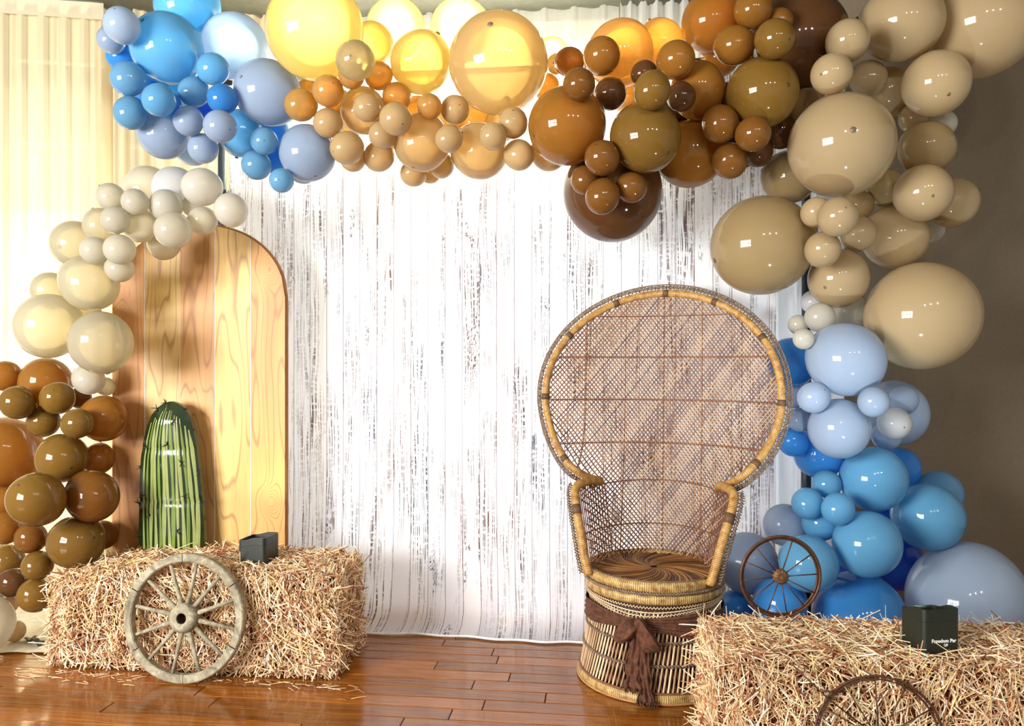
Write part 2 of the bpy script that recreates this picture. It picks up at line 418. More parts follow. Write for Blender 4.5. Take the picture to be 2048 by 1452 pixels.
def bfn(u, v):
    x = bx0 + (bx1 - bx0) * u; s = v * (BH + 0.10)               # s: length of cloth from its front hem
    if s < 0.14:                                                  # the foot curls forward on to the floor
        a = s / 0.14; curl = 0.15 - 0.075 * smoothstep(-0.06, 0.10, x) * (1 - smoothstep(0.50, 0.62, x)); yy = YB - curl * (1 - a) ** 1.6; z = 0.012 + 0.075 * a ** 2.0 + 0.004 * math.sin(u * 60)
    else: yy = YB; z = 0.087 + (s - 0.14)
    foot = max(0.0, 1 - s / 0.9)
    yy += 0.010 * math.sin(u * 17 + 1) * (0.4 + foot) + 0.007 * foot * foot * math.sin(u * 71)
    x -= 0.03 * foot ** 3 * (0.5 + math.sin(u * 9))
    yy = min(yy, YB + 0.02); top = smoothstep(2.30, 2.52, z)      # the top edge is drawn back to the crossbar
    return (x, yy + (3.502 - yy) * top, z)
m_ = MB().grid(bfn, 220, 90)
for i, f in enumerate(m_.uv): m_.uv[i] = tuple((a * (bx1 - bx0), b * BH) for a, b in f)
backdrop = tag(m_.build('photo_backdrop', backdrop_mat()), 'whitewashed wood plank print cloth backdrop behind the wicker chair', 'backdrop')
hem = [(bfn(u / 80, 0)[0], bfn(u / 80, 0)[1] - 0.002, 0.010) for u in range(81)]
MB().tube(hem, 0.0055, 6).build('hem', plain('white_hem', srgb(242, 240, 238), 0.7), backdrop)
# stand of the backdrop
M_POLE = plain('dark_slate_metal', srgb(62, 68, 76), 0.4, 0.5)
st = empty('backdrop_stand', (0, 0, 0)); tag(st, 'dark metal stand holding up the plank print backdrop', 'stand')
pl, pr = atY(444, 500, 3.52), atY(1612, 500, 3.52)
for p in (pl, pr):
    MB().tube([(p.x, 3.52, 0.05), (p.x, 3.52, 1.3)], 0.022, 12).tube([(p.x, 3.52, 1.29), (p.x, 3.52, 2.56)], 0.019, 12).build('upright', M_POLE, st)
    MB().tube([(p.x - 0.2, 3.52, 0.012), (p.x - 0.18, 3.52, 0.012), (p.x, 3.52, 0.05), (p.x + 0.18, 3.52, 0.012), (p.x + 0.2, 3.52, 0.012)], 0.0115, 8).build('foot', M_POLE, st)
MB().tube([(pl.x - 0.03, 3.52, 2.54), (pr.x + 0.22, 3.52, 2.54)], 0.016, 10).build('crossbar', M_POLE, st)
kz = atY(450, 381, 3.45).z
MB().tube([(pl.x - 0.03, 3.505, kz), (pl.x + 0.035, 3.505, kz)], 0.02, 12).build('clamp_knob', plain('black_plastic', srgb(22, 22, 24), 0.35), st)
def satfold(s, v): return (0.014 * math.sin(s * 70 + v * 1.5) + 0.006 * math.sin(s * 160)) * (1 - smoothstep(0.93, 1.0, v)) + 0.034 * smoothstep(0.93, 1.0, v)
tag(curtain('satin_drape', [atY(1490, 726, 3.568), atY(1690, 726, 3.568)], 0.01, 2.55, satfold, M_SATIN, nz=40), 'plain white satin drape hanging beside the plank print backdrop', 'drape')
# ------------------------------------------------------------------ wooden arch panel
YP = 3.22
ax0, ax1 = atY(228, 800, YP).x, atY(572, 800, YP).x
AW = ax1 - ax0; AC = (ax0 + ax1) / 2
def pan(px, py):  p = atY(px, py, YP); return (p.x - AC, p.z)
def arch_mat():
    m = NT('arch_plank_wood'); oi = m.n('ObjectInfo'); R = oi.outputs['Random']
    sep = m.n('SeparateXYZ'); m.l(m.n('TexCoord').outputs['Object'], sep.inputs[0]); X, Z = sep.outputs[0], sep.outputs[2]
    def vec(ax, az, k):
        c = m.n('CombineXYZ'); m.l(m.math('MULTIPLY', X, ax), c.inputs[0]); m.l(m.math('MULTIPLY', Z, az), c.inputs[1]); m.l(m.math('MULTIPLY', R, k), c.inputs[2]); return c.outputs[0]
    n0 = m.noise(vec(6.0, 0.75, 60), 1.0, 2, 0.45)
    for (kx, kz) in (pan(540, 540), pan(541, 1003), pan(248, 640)):
        dx = m.math('MULTIPLY', m.math('SUBTRACT', X, kx), 30.0); dz = m.math('MULTIPLY', m.math('SUBTRACT', Z, kz), 20.0)
        d2 = m.math('ADD', m.math('MULTIPLY', dx, dx), m.math('MULTIPLY', dz, dz))
        n0 = m.math('MULTIPLY_ADD', m.math('POWER', 2.718, m.math('MULTIPLY', d2, -0.8)), 0.42, n0)
    ring = m.math('PINGPONG', m.math('MULTIPLY', n0, 13.0), 0.5)
    fine = m.noise(vec(150, 4, 30), 1.0, 4, 0.6)
    line = m.ramp(m.math('MULTIPLY_ADD', fine, 0.16, ring), [(0.08, (1, 1, 1, 1)), (0.21, (0, 0, 0, 1))])
    tone = m.ramp(m.noise(vec(9, 0.9, 90), 1, 3), [(0.3, srgb(196, 158, 104)), (0.55, srgb(222, 190, 138)), (0.75, srgb(232, 206, 152))])
    tint = oi.outputs['Color']
    c = m.mix(1.0, tone, tint, 'MULTIPLY')
    c = m.mix(m.math('MULTIPLY', line, 0.62), c, srgb(132, 78, 40))
    c = m.mix(m.math('MULTIPLY', m.ramp(fine, [(0.55, (0, 0, 0, 1)), (0.75, (1, 1, 1, 1))]), 0.4), c, srgb(150, 100, 60))
    m.principled(c, 0.5, bump=fine, bstr=0.15, bdist=0.001); return m.m
M_ARCH = arch_mat()
arch = empty('arch_panel', (AC, YP, 0)); tag(arch, 'tall round-topped wooden plank panel standing behind the hay bale', 'panel')
seams = [228, 292, 362, 432, 503, 572]
ztop, zsh = pan(400, 452)[1], pan(572, 596)[1]
def arch_z(x): q = min(1, abs(x) / (AW / 2)); return zsh + (ztop - zsh) * math.sqrt(max(0, 1 - q ** 2.15))
for a, b in zip(seams[:-1], seams[1:]):
    xa = pan(a, 800)[0] + (0.002 if a != 228 else 0); xb = pan(b, 800)[0] - (0.002 if b != 572 else 0)
    pts = [(xa, 0.0)] + [(xa, zz) for zz in (0.5, 1.0)] + [(xa + (xb - xa) * k / 10, arch_z(xa + (xb - xa) * k / 10)) for k in range(11)] + [(xb, zz) for zz in (1.0, 0.5)] + [(xb, 0.0)]
    po = MB().poly_prism(pts, -0.012, 0.0).build('plank', M_ARCH, arch, smooth=False, fix=True)
    po.color = srgb(*{228: (234, 200, 168), 292: (255, 250, 226), 362: (246, 220, 188), 432: (255, 244, 200), 503: (244, 214, 166)}[a])
pts = [(-AW / 2 + 0.004, 0.0)] + [(-AW / 2 + 0.004 + (AW - 0.008) * k / 40, arch_z(-AW / 2 + 0.004 + (AW - 0.008) * k / 40) - 0.004) for k in range(41)] + [(AW / 2 - 0.004, 0.0)]
MB().poly_prism(pts, 0.0005, 0.03).build('backing_board', plain('arch_backing', srgb(235, 230, 228), 0.7), arch, smooth=False, fix=True)
for a in seams[1:-1]:
    xa = pan(a, 800)[0]; MB().box(xa - 0.0019, xa + 0.0019, -0.0105, 0.0, 0.0, arch_z(xa) - 0.004).build('joint_strip', plain('pale_joint', srgb(238, 234, 232), 0.6), arch, smooth=False)
edge = [(-AW / 2, 0.0, 0.0)] + [(-AW / 2 + AW * k / 60, 0.0, arch_z(-AW / 2 + AW * k / 60)) for k in range(61)] + [(AW / 2, 0.0, 0.0)]
MB().tube(smooth_path(resample([(x, 0.004, z) for x, _, z in edge], 0.04), 2), 0.009, 8).build('edge_band', plain('arch_edge_wood', srgb(150, 98, 52), 0.55), arch)

# ------------------------------------------------------------------ hay bales
M_HAYCORE = plain('hay_core', srgb(84, 38, 22), 0.95, nscale=60, var=0.5, bstr=0.8)
def straw_mat():
    m = NT('straw'); g = m.n('NewGeometry')
    c = m.ramp(g.outputs['Random Per Island'], [(0.0, srgb(120, 60, 34)), (0.2, srgb(186, 120, 76)), (0.36, srgb(236, 204, 160)), (0.62, srgb(248, 232, 204)), (0.82, srgb(242, 210, 136)), (1.0, srgb(252, 244, 224))])
    m.principled(c, 0.55); return m.m
M_STRAW = straw_mat()
def straw_mesh(name, P0, P1, P2, rad):             # arrays: two-piece bent straws of triangular section
    n = len(P0); d = P2 - P0; d /= np.linalg.norm(d, axis=1)[:, None] + 1e-9
    ref = np.where(np.abs(d[:, 2:3]) < 0.9, np.array([[0, 0, 1.0]]), np.array([[1.0, 0, 0]]))
    a = np.cross(d, ref); a /= np.linalg.norm(a, axis=1)[:, None]; b = np.cross(d, a)
    V = np.zeros((n, 9, 3))
    for k, P in enumerate((P0, P1, P2)):
        for j in range(3):
            th = j * 2 * PI / 3; V[:, k * 3 + j] = P + rad[:, None] * (0.75 if k == 2 else 1) * (math.cos(th) * a + math.sin(th) * b)
    base = np.array([[k * 3 + j, k * 3 + (j + 1) % 3, (k + 1) * 3 + (j + 1) % 3, (k + 1) * 3 + j] for k in range(2) for j in range(3)])
    Fc = (base[None] + (np.arange(n) * 9)[:, None, None]).reshape(-1, 4)
    me = bpy.data.meshes.new(name); me.from_pydata(V.reshape(-1, 3).tolist(), [], Fc.tolist()); me.materials.append(M_STRAW); me.update(); return me
def hay_bale(loc, L, D, Hh, rz, label, n, seed, straw_r=0.0017, holes=(), slump=0.0):
    g = np.random.default_rng(seed); e = empty('hay_bale', loc, rz); tag(e, label, 'hay bale')
    def sag(x, z): return z * (1 - slump * smoothstep(0, 1, (-x - L / 2 + 0.34) / 0.34))      # the loose end has settled
    def core(u, v):                                  # superellipsoid-like rounded block
        a = (u - 0.5) * 2 * PI; b = (v - 0.5) * PI; sg = lambda q, p: math.copysign(abs(q) ** p, q)
        cb = sg(math.cos(b), 0.22); j = 0.006 * (math.sin(a * 23) * math.sin(b * 17) + math.sin(a * 41 + b * 31))
        x_ = (L / 2 - 0.012 + j) * cb * sg(math.cos(a), 0.22)
        return (x_, (D / 2 - 0.012 + j) * cb * sg(math.sin(a), 0.22), sag(x_, Hh / 2 + (Hh / 2 - 0.012 + j) * sg(math.sin(b), 0.22)))
    MB().grid(core, 120, 60).build('packed_core', M_HAYCORE, e)
    A = np.array([L * Hh, L * D, D * Hh, D * Hh, L * Hh * 0.35]); pick = g.choice(5, n, p=A / A.sum())   # front, top, left, right, back
    uu = g.uniform(-1, 1, n); vv = g.uniform(-1, 1, n); C = np.zeros((n, 3)); N = np.zeros((n, 3)); T = np.zeros((n, 3)); B = np.zeros((n, 3))
    hx, hy, hz = L / 2, D / 2, Hh / 2
    spec = [((uu * hx, -hy, vv * hz), (0, -1, 0), (1, 0, 0), (0, 0, 1)), ((uu * hx, vv * hy, hz), (0, 0, 1), (1, 0, 0), (0, 1, 0)),
            ((-hx, uu * hy, vv * hz), (-1, 0, 0), (0, 1, 0), (0, 0, 1)), ((hx, uu * hy, vv * hz), (1, 0, 0), (0, 1, 0), (0, 0, 1)),
            ((uu * hx, hy, vv * hz), (0, 1, 0), (1, 0, 0), (0, 0, 1))]
    for k, (c, nn, tt, bb) in enumerate(spec):
        s = pick == k
        for i in range(3): C[s, i] = np.broadcast_to(c[i], n)[s]
        N[s] = nn; T[s] = tt; B[s] = bb
    # round the corners: pull the centres in near edges
    q = np.abs(C / np.array([hx, hy, hz])); m2 = np.sort(q, axis=1)[:, 1]; pull = 0.03 * np.clip((m2 - 0.82) / 0.18, 0, 1) ** 2
    C -= np.sign(C) * pull[:, None] * 0.8
    swirl = np.sin(C[:, 0] * 9 + seed) * 0.9 + np.sin(C[:, 2] * 13 + C[:, 0] * 5) * 0.6
    ang = np.where(pick == 1, g.uniform(0, 2 * PI, n), PI / 2 + swirl * 0.5 + g.normal(0, 0.75, n))
    ln = g.uniform(0.02, 0.055, n) * np.where(g.random(n) < 0.06, 1.7, 1)
    dirv = np.cos(ang)[:, None] * T + np.sin(ang)[:, None] * B + N * g.normal(0.10, 0.28, n)[:, None]
    dirv /= np.linalg.norm(dirv, axis=1)[:, None]
    off = g.uniform(-0.010, 0.014, n)
    mid = C + N * off[:, None]; P0 = mid - dirv * ln[:, None] / 1.0; P2 = mid + dirv * ln[:, None]
    bend = g.normal(0, 0.006, (n, 3)); P1 = mid + bend
    for P in (P0, P1, P2):
        tt_ = np.clip((-P[:, 0] - L / 2 + 0.34) / 0.34, 0, 1); P[:, 2] = np.clip((P[:, 2] + hz) * (1 - slump * tt_ * tt_ * (3 - 2 * tt_)), 0.003, None)
    def clear(P0, P1, P2):                            # stalks lie round the things set on the bale, not through them
        keep = np.ones(len(P0), bool)
        for hx_, hy_, hw, hd, ha, hz0 in holes:
            ca_, sa_ = math.cos(-ha), math.sin(-ha)
            for A_, B_ in ((P0, P1), (P1, P2)):
                for t in (0.0, 0.2, 0.4, 0.6, 0.8, 1.0):
                    Q = A_ + (B_ - A_) * t; dx = Q[:, 0] + loc[0] - hx_; dy = Q[:, 1] + loc[1] - hy_
                    keep &= ~((np.abs(dx * ca_ - dy * sa_) < hw) & (np.abs(dx * sa_ + dy * ca_) < hd) & (Q[:, 2] > hz0))
        return keep
    rr_ = g.uniform(0.6, 1.25, n) * straw_r; kp = clear(P0, P1, P2)
    o = link('straw_layer', straw_mesh('straw_layer', P0[kp], P1[kp], P2[kp], rr_[kp]), e, kind='stuff')
    # long stray stalks round the rim
    k = 420; a = g.random(k); sd = g.integers(0, 4, k)
    C = np.zeros((k, 3)); Dv = np.zeros((k, 3))
    for i in range(k):
        if sd[i] == 0: C[i] = (g.uniform(-hx, hx), g.uniform(-hy, hy), Hh); Dv[i] = (g.normal(0, .7), g.normal(0, .5), g.uniform(0.25, 0.9))
        elif sd[i] == 1: C[i] = (-hx, g.uniform(-hy, hy), g.uniform(0.02, Hh)); Dv[i] = (-1, g.normal(0, .6), g.normal(0, .7))
        elif sd[i] == 2: C[i] = (hx, g.uniform(-hy, hy), g.uniform(0.02, Hh)); Dv[i] = (1, g.normal(0, .6), g.normal(-0.2, .7))
        else: C[i] = (g.uniform(-hx, hx), -hy, g.uniform(0.02, Hh)); Dv[i] = (g.normal(0, .8), -0.35, g.normal(0, .8))
    Dv /= np.linalg.norm(Dv, axis=1)[:, None]; ln = g.uniform(0.03, 0.085, k)[:, None]
    P0 = C - Dv * 0.02; P2 = C + Dv * ln; P1 = (P0 + P2) / 2 + g.normal(0, 0.004, (k, 3))
    for P in (P0, P1, P2):
        tt_ = np.clip((-P[:, 0] - L / 2 + 0.34) / 0.34, 0, 1); P[:, 2] = np.clip(P[:, 2] * (1 - slump * tt_ * tt_ * (3 - 2 * tt_)), 0.003, None)
    kp = clear(P0, P1, P2)
    link('stray_stalks', straw_mesh('stray_stalks', P0[kp], P1[kp], P2[kp], np.full(int(kp.sum()), straw_r * 1.05)), e, kind='stuff')
    return e
UL0, UR0 = atY(518, 1132, 2.96), at(1862, 1300, 2.13)        # where the two up-lights stand
BL0, BL1 = atY(100, 1250, 2.84).x, atY(668, 1250, 2.84).x
hay_bale(((BL0 + BL1) / 2, 3.0, 0), BL1 - BL0, 0.34, 0.405, 0, 'straw hay bale with a wooden wagon wheel leaning on its front', 12000, 3, 0.0021, slump=0.125,
         holes=((UL0.x, UL0.y, 0.0585, 0.0585, math.radians(85), 0.414), (atY(346, 1110, 3.13).x, 3.115, 0.145, 0.032, 0, 0.412)))
BR0 = atY(1436, 1400, 2.12).x
hay_bale((BR0 + 0.58, 2.30, 0), 1.16, 0.36, 0.41, 0.0, 'straw hay bale in front of the blue balloons with thin metal wheels', 13000, 5, 0.0017,
         holes=((UR0.x, UR0.y + 0.01, 0.0535, 0.0535, math.radians(13), 0.42),))
# loose stalks lying on the floor along the bale
g = np.random.default_rng(11); k = 110
px = g.uniform(20, 720, k); yy = 2.80 - np.abs(g.normal(0, 0.05, k)); cxs = np.array([atY(a, 1350, b).x for a, b in zip(px, yy)])
ok_ = (np.abs(cxs - atY(366, 1350, 2.755).x) > 0.11); cxs = cxs[ok_]; yy = yy[ok_]; k = len(cxs)
C = np.stack([cxs, yy, np.full(k, 0.0022)], 1); th = g.uniform(-0.7, 0.7, k); ln = g.uniform(0.006, 0.035, k)
Dv = np.stack([np.cos(th), np.sin(th), 0 * th], 1) * ln[:, None]
tag(link('loose_straw', straw_mesh('loose_straw', C - Dv, C + np.array([0, 0, 0.001]), C + Dv, np.full(k, 0.0013)), kind='stuff'), 'bits of loose straw scattered on the wooden floor', 'straw', kind='stuff')

# ------------------------------------------------------------------ cactus cut-out
M_CDARK = plain('cactus_dark_green', srgb(26, 44, 16), 0.18, coat=0.6, var=0.25, nscale=14, bstr=0.03)
M_CL1 = plain('cactus_light_green', srgb(148, 158, 96), 0.16, coat=0.6, var=0.12, nscale=14, bstr=0.03)
M_CL2 = plain('cactus_mid_green', srgb(112, 134, 60), 0.16, coat=0.6, var=0.15, nscale=14, bstr=0.03)
M_SPINE = plain('cactus_spine', srgb(46, 48, 30), 0.5)
YC = 3.13
cp = atY(346, 1110, YC); CB = 0.405
cac = empty('cactus_cutout', (cp.x, YC, CB), 0.0); tag(cac, 'glossy striped green cactus cut-out standing on the hay bale', 'decoration')
outl = [(1104, 281, 413), (1050, 281, 411), (1000, 282, 408), (950, 283, 403), (915, 285, 399), (880, 290, 394), (850, 298, 388), (830, 306, 382), (815, 318, 372), (807, 329, 360), (803, 340, 350)]
prof = []
for y_, a, b in outl:
    pa, pb = atY(a, y_, YC), atY(b, y_, YC); prof.append((pa.z - CB, pa.x - cp.x, pb.x - cp.x))
pz = [p[0] for p in prof]
def cw(z):
    return np.interp(z, pz, [p[1] for p in prof]), np.interp(z, pz, [p[2] for p in prof])
ZT = pz[-1]
def cfront(s, z, off=0.0):                      # s in -1..1 across, bowed towards the viewer
    a, b = cw(z); mid = (a + b) / 2; hw = (b - a) / 2
    fold = 0.004 * math.exp(-((z - 0.205) / 0.012) ** 2) + 0.003 * math.exp(-((z - 0.43) / 0.012) ** 2)
    return (mid + s * hw, -0.012 - 0.030 * (1 - s * s) * min(1, (ZT - z) / 0.08) - off + fold, z)
m_ = MB()
zz = lambda v: 0.0 + ZT * (1 - (1 - v) ** 1.25)
m_.grid(lambda u, v: cfront(2 * u - 1, zz(v)), 40, 60)
m_.grid(lambda u, v: (lambda p: (p[0], 0.012, p[2]))(cfront(2 * u - 1, zz(v))), 2, 60, flip=True)
m_.grid(lambda u, v: (lambda p: (p[0], p[1] + (0.012 - p[1]) * (1 - u), p[2]))(cfront(-1, zz(v))), 1, 60)
m_.grid(lambda u, v: (lambda p: (p[0], p[1] + (0.012 - p[1]) * u, p[2]))(cfront(1, zz(v))), 1, 60)
m_.build('body', M_CDARK, cac)
rs = random.Random(4)
ss = [-0.80, -0.655, -0.52, -0.375, -0.225, -0.085, 0.05, 0.19, 0.335, 0.46, 0.60, 0.74, 0.86]
for i, s0 in enumerate(ss):
    zt = ZT * (0.985 - 0.16 * abs(s0) ** 1.5 - 0.05 * rs.random()); wd = 0.036 + 0.022 * rs.random(); ph = rs.random() * 6
    def st_(u, v, s0=s0, zt=zt, wd=wd, ph=ph):
        z = 0.002 + (zt - 0.002) * v
        wloc = wd * (1 - 0.55 * smoothstep(0.86, 1.0, v)) * (1 + 0.22 * math.sin(z * 21 + ph))
        return cfront(s0 + 0.02 * math.sin(z * 9 + ph) + (u * 2 - 1) * wloc, z, 0.0012 + 0.0006 * (1 - (2 * u - 1) ** 2))
    MB().grid(st_, 3, 40).build('stripe', M_CL1 if i % 3 != 1 else M_CL2, cac)
for (sx_, sy_) in [(331, 805), (309, 816), (379, 819), (392, 861), (277, 932), (404, 940), (274, 1006), (411, 1003), (275, 1072), (413, 1098), (300, 893), (372, 925), (292, 990), (378, 990), (345, 888), (310, 1028), (365, 1060), (356, 842)]:
    p = atY(sx_, sy_, YC); z = p.z - CB; x = p.x - cp.x; a, b = cw(max(0, min(z, ZT)))
    s = max(-1, min(1, (x - (a + b) / 2) / max(1e-4, (b - a) / 2))); q = Vector(cfront(s, max(0.0, min(z, ZT)), 0.001))
    m_ = MB(); r_ = random.Random(sx_ * 7 + sy_)
    for k in range(5):
        a_ = r_.uniform(0, 2 * PI); dv = Vector((math.cos(a_) * 0.9 + 0.5 * s, -0.35, math.sin(a_) * 0.9)).normalized() * r_.uniform(0.015, 0.028)
        m_.tube([q, q + dv * 0.6, q + dv], [0.0022, 0.0015, 0.0004], 5)
    m_.build('spine_cluster', M_SPINE, cac)

# ------------------------------------------------------------------ wooden wagon wheel
def weathered():
    m = NT('weathered_grey_wood'); v = m.coord(); n1 = m.noise(v, 22, 6, 0.65, 1.0); n2 = m.noise(v, 120, 3)
    c = m.ramp(n1, [(0.28, srgb(92, 84, 66)), (0.5, srgb(158, 150, 126)), (0.72, srgb(206, 198, 172))])
    c = m.mix(m.math('MULTIPLY', n2, 0.35), c, srgb(110, 98, 74)); m.principled(c, 0.8, bump=n1, bstr=0.5, bdist=0.002); return m.m
M_WW = weathered(); M_BORE = plain('wheel_bore_dark', srgb(60, 34, 24), 0.8)
WR = 0.238
wb = atY(366, 1350, 2.755)
wh = empty('wagon_wheel', (wb.x, 2.742, 0.002)); wh.rotation_euler = (math.radians(-6.5), 0, 0)
tag(wh, 'weathered grey wooden wagon wheel with twelve spokes leaning on the hay bale', 'wheel')
def ring_seg(m, a0, a1, ri, ro, y0, y1, cz, n=10, ch=0.004):
    prof = [(ri, y0 + ch), (ri + ch, y0), (ro - ch, y0), (ro, y0 + ch), (ro, y1), (ri, y1)]; b = len(m.v); k = len(prof)
    for i in range(n + 1):
        a = a0 + (a1 - a0) * i / n
        m.v += [(r * math.cos(a), y, cz + r * math.sin(a)) for r, y in prof]
    for i in range(n):
        for j in range(k): m.quad(b + i * k + j, b + i * k + (j + 1) % k, b + (i + 1) * k + (j + 1) % k, b + (i + 1) * k + j)
    m.f.append(tuple(b + j for j in range(k))); m.uv.append(tuple((0, 0) for _ in range(k)))
    m.f.append(tuple(b + n * k + j for j in reversed(range(k)))); m.uv.append(tuple((0, 0) for _ in range(k)))
    return m
for k in range(6):
    a0 = math.radians(34 + 60 * k + 0.5); a1 = math.radians(34 + 60 * (k + 1) - 0.5); dy = 0.0015 * math.sin(k * 2.7)
    ring_seg(MB(), a0, a1, WR * 0.868, WR * (1 + 0.004 * math.sin(k * 5)), -0.018 + dy, 0.014 + dy, WR).build('felloe', M_WW, wh, smooth=False, fix=True)
for k in range(12):
    a = math.radians(20 + 30 * k); dv = Vector((math.cos(a), 0, math.sin(a))); c = Vector((0, 0, WR))
    p = [c + dv * (WR * t) for t in (0.20, 0.30, 0.6, 0.88)]
    MB().tube(p, [0.0105, 0.0095, 0.0072, 0.0068], 8).build('spoke', M_WW, wh)
hp = [(0.020, -0.028), (0.030, -0.034), (0.044, -0.030), (0.054, -0.020), (0.055, 0.016), (0.046, 0.020), (0.020, 0.020), (0.020, -0.028)]
hub = MB().lathe([(r, z) for r, z in hp], 28); hub.v = [(x, z, y + WR) for x, y, z in hub.v]; hub = hub.build('hub', M_WW, wh, smooth=True, fix=True)
bo = MB().lathe([(0.0005, 0.012), (0.0195, 0.012), (0.0195, -0.02)], 20); bo.v = [(x, z, y + WR) for x, y, z in bo.v]; bo.build('bore', M_BORE, hub, fix=True)

# ------------------------------------------------------------------ thin metal wheels
M_RUST = plain('rusty_brown_metal', srgb(88, 58, 42), 0.5, 0.5, var=0.35, nscale=60)
M_RUST2 = plain('rusty_hub_metal', srgb(116, 84, 54), 0.6, 0.3, var=0.4, nscale=90)
def metal_wheel(loc, R, tilt, rz, angles, label, rim=0.0048, stake=True, hubr=0.19):
    e = empty('metal_wheel', loc); e.rotation_euler = (tilt, 0, rz); tag(e, label, 'wheel')
    for y_, f in ((0.0, 1.0), (0.004, 0.945)):
        MB().tube([(R * f * math.cos(2 * PI * i / 64), y_, R + R * f * math.sin(2 * PI * i / 64)) for i in range(64)], rim if f == 1 else rim * 0.75, 7, closed=True).build('rim', M_RUST, e)
    for a in angles:
        a = math.radians(a); c, s = math.cos(a), math.sin(a)
        MB().tube([(R * 0.15 * c, 0, R + R * 0.15 * s), (R * 0.95 * c, 0.002, R + R * 0.95 * s)], 0.0019, 6).build('spoke', M_RUST, e)
    h = MB().lathe([(0.0003, -0.010), (R * hubr * 0.75, -0.010), (R * hubr, -0.004), (R * hubr, 0.008), (0.0003, 0.010)], 24); h.v = [(x, z, y + R) for x, y, z in h.v]
    hb = h.build('hub', M_RUST2, e, fix=True)
    for a in angles:
        a = math.radians(a); c, s = math.cos(a), math.sin(a)
        MB().tube([(R * 0.06 * c, -0.0105, R + R * 0.06 * s), (R * hubr * 0.95 * c, -0.009, R + R * hubr * 0.95 * s)], 0.0011, 5).build('hub_groove', M_RUST, hb)
    return e
ang12 = [102, 71, 35, 3, -26, -51, -80, -110, -143, -174, 157, 130]
w1 = metal_wheel(atY(1561, 1233, 2.44), 0.122, 0.0, math.radians(8), ang12, 'small thin brown metal spoked wheel standing on top of the hay bale')
MB().box(-0.006, 0.006, -0.004, 0.004, -0.03, 0.008).build('foot', M_RUST, w1, smooth=False)
p = at(1761, 1482, 1.98); R2 = 0.158
w2 = metal_wheel((p.x, p.y, p.z - R2), R2, math.radians(-4), math.radians(0), [92, 62, 32, 2, -28, -58, -88, -118, -148, 182, 152, 122], 'thin dark metal spoked wheel leaning against the front of the hay bale', rim=0.0036)
MB().tube([(0, 0.002, 0.002), (0, 0.004, -(p.z - R2) + 0.001)], 0.0042, 7).build('foot', M_RUST, w2)
iv = lambda px, py: (lambda q: (q.x - p.x, q.y - p.y, q.z - (p.z - R2)))(at(px, py, 1.985))
MB().tube([iv(1586, 1334), iv(1660, 1403), iv(1730, 1456)], 0.0022, 6).build('stake_rod', M_RUST, w2)
MB().tube([iv(1643, 1388), iv(1696, 1390)], 0.0028, 6).build('bracket', M_RUST, w2)

# ------------------------------------------------------------------ battery up-lights
M_BOX = plain('black_green_plastic', srgb(34, 39, 31), 0.42, nscale=200, var=0.15)
M_BOXIN = plain('black_plastic_inside', srgb(20, 20, 18), 0.5)
M_LENS = plain('grey_white_lens', srgb(225, 222, 205), 0.2)
M_TXT = plain('white_print', srgb(250, 250, 245), 0.5)
def uplight(loc, rz, label, lip, text, S=0.1, hh=0.112, dip=0.016, power=2.0, lcol=(1, 0.9, 0.7), aim=(0, 0, 1)):
    e = empty('up_light', loc, rz); tag(e, label, 'stage light')
    h = S / 2; rc = 0.012; path = []
    for cx_, cy_, a0 in ((h - rc, -h + rc, -PI / 2), (h - rc, h - rc, 0), (-h + rc, h - rc, PI / 2), (-h + rc, -h + rc, PI)):
        for k in range(6): a = a0 + PI / 2 * k / 5; path.append((cx_ + rc * math.cos(a), cy_ + rc * math.sin(a)))
    P = resample([(x, y, 0) for x, y in path], 0.004, closed=True); n = len(P)
    def top(x, y): return hh - dip * smoothstep(lip[0], lip[1], y)          # one side of the rim dips
    m = MB(); b = 0
    rows = [(1.0, lambda z: 0.0), (1.0, lambda z: z * 0.72), (0.985, lambda z: z * 0.725), (0.985, lambda z: z * 0.735), (1.0, lambda z: z * 0.74), (1.0, lambda z: z), (0.93, lambda z: z), (0.93, lambda z: 0.078)]
    for sc_, zf in rows: m.v += [(x * sc_, y * sc_, zf(top(x, y))) for x, y, _ in P]
    for j in range(len(rows) - 1):
        for i in range(n):
            i2 = (i + 1) % n; m.quad(j * n + i, j * n + i2, (j + 1) * n + i2, (j + 1) * n + i)
    body = m.build('body', M_BOX, e, smooth=False, fix=False)
    MB().box(-h * 0.93, h * 0.93, -h * 0.93, h * 0.93, 0.070, 0.078).build('inner_plate', M_BOXIN, e, smooth=False)
    ln = MB().lathe([(0.0003, 0.086), (0.034, 0.085), (0.038, 0.083), (0.038, 0.078)], 24).build('lens', M_LENS, e)
    sl = bpy.data.lights.new('up_light_beam', 'SPOT'); sl.energy = power; sl.color = lcol; sl.spot_size = 1.5; sl.spot_blend = 0.8; sl.shadow_soft_size = 0.03
    so = bpy.data.objects.new('up_light_beam', sl); COL.objects.link(so); so.parent = e; so.location = (0, 0, 0.095)
    so.rotation_euler = (Matrix.Rotation(-rz, 3, 'Z') @ Vector(aim)).to_track_quat('-Z', 'Y').to_euler()
    if text:
        for tx, size, off in (('Freedom Par', 0.0135, (0.002, 0.034)), ('Q9', 0.009, (0.037, 0.024))):
            cu = bpy.data.curves.new('lettering', 'FONT'); cu.body = tx; cu.size = size; cu.extrude = 0.0003; cu.offset = 0.0003
            tmp = bpy.data.objects.new('tmp', cu); COL.objects.link(tmp); bpy.context.view_layer.update()
            me = bpy.data.meshes.new_from_object(tmp); bpy.data.objects.remove(tmp)
            me.materials.append(M_TXT); t = link('lettering', me, body, (-h + 0.028 + off[0] - 0.008, -h - 0.0007, off[1])); t.rotation_euler = (PI / 2, 0, 0)
    return e
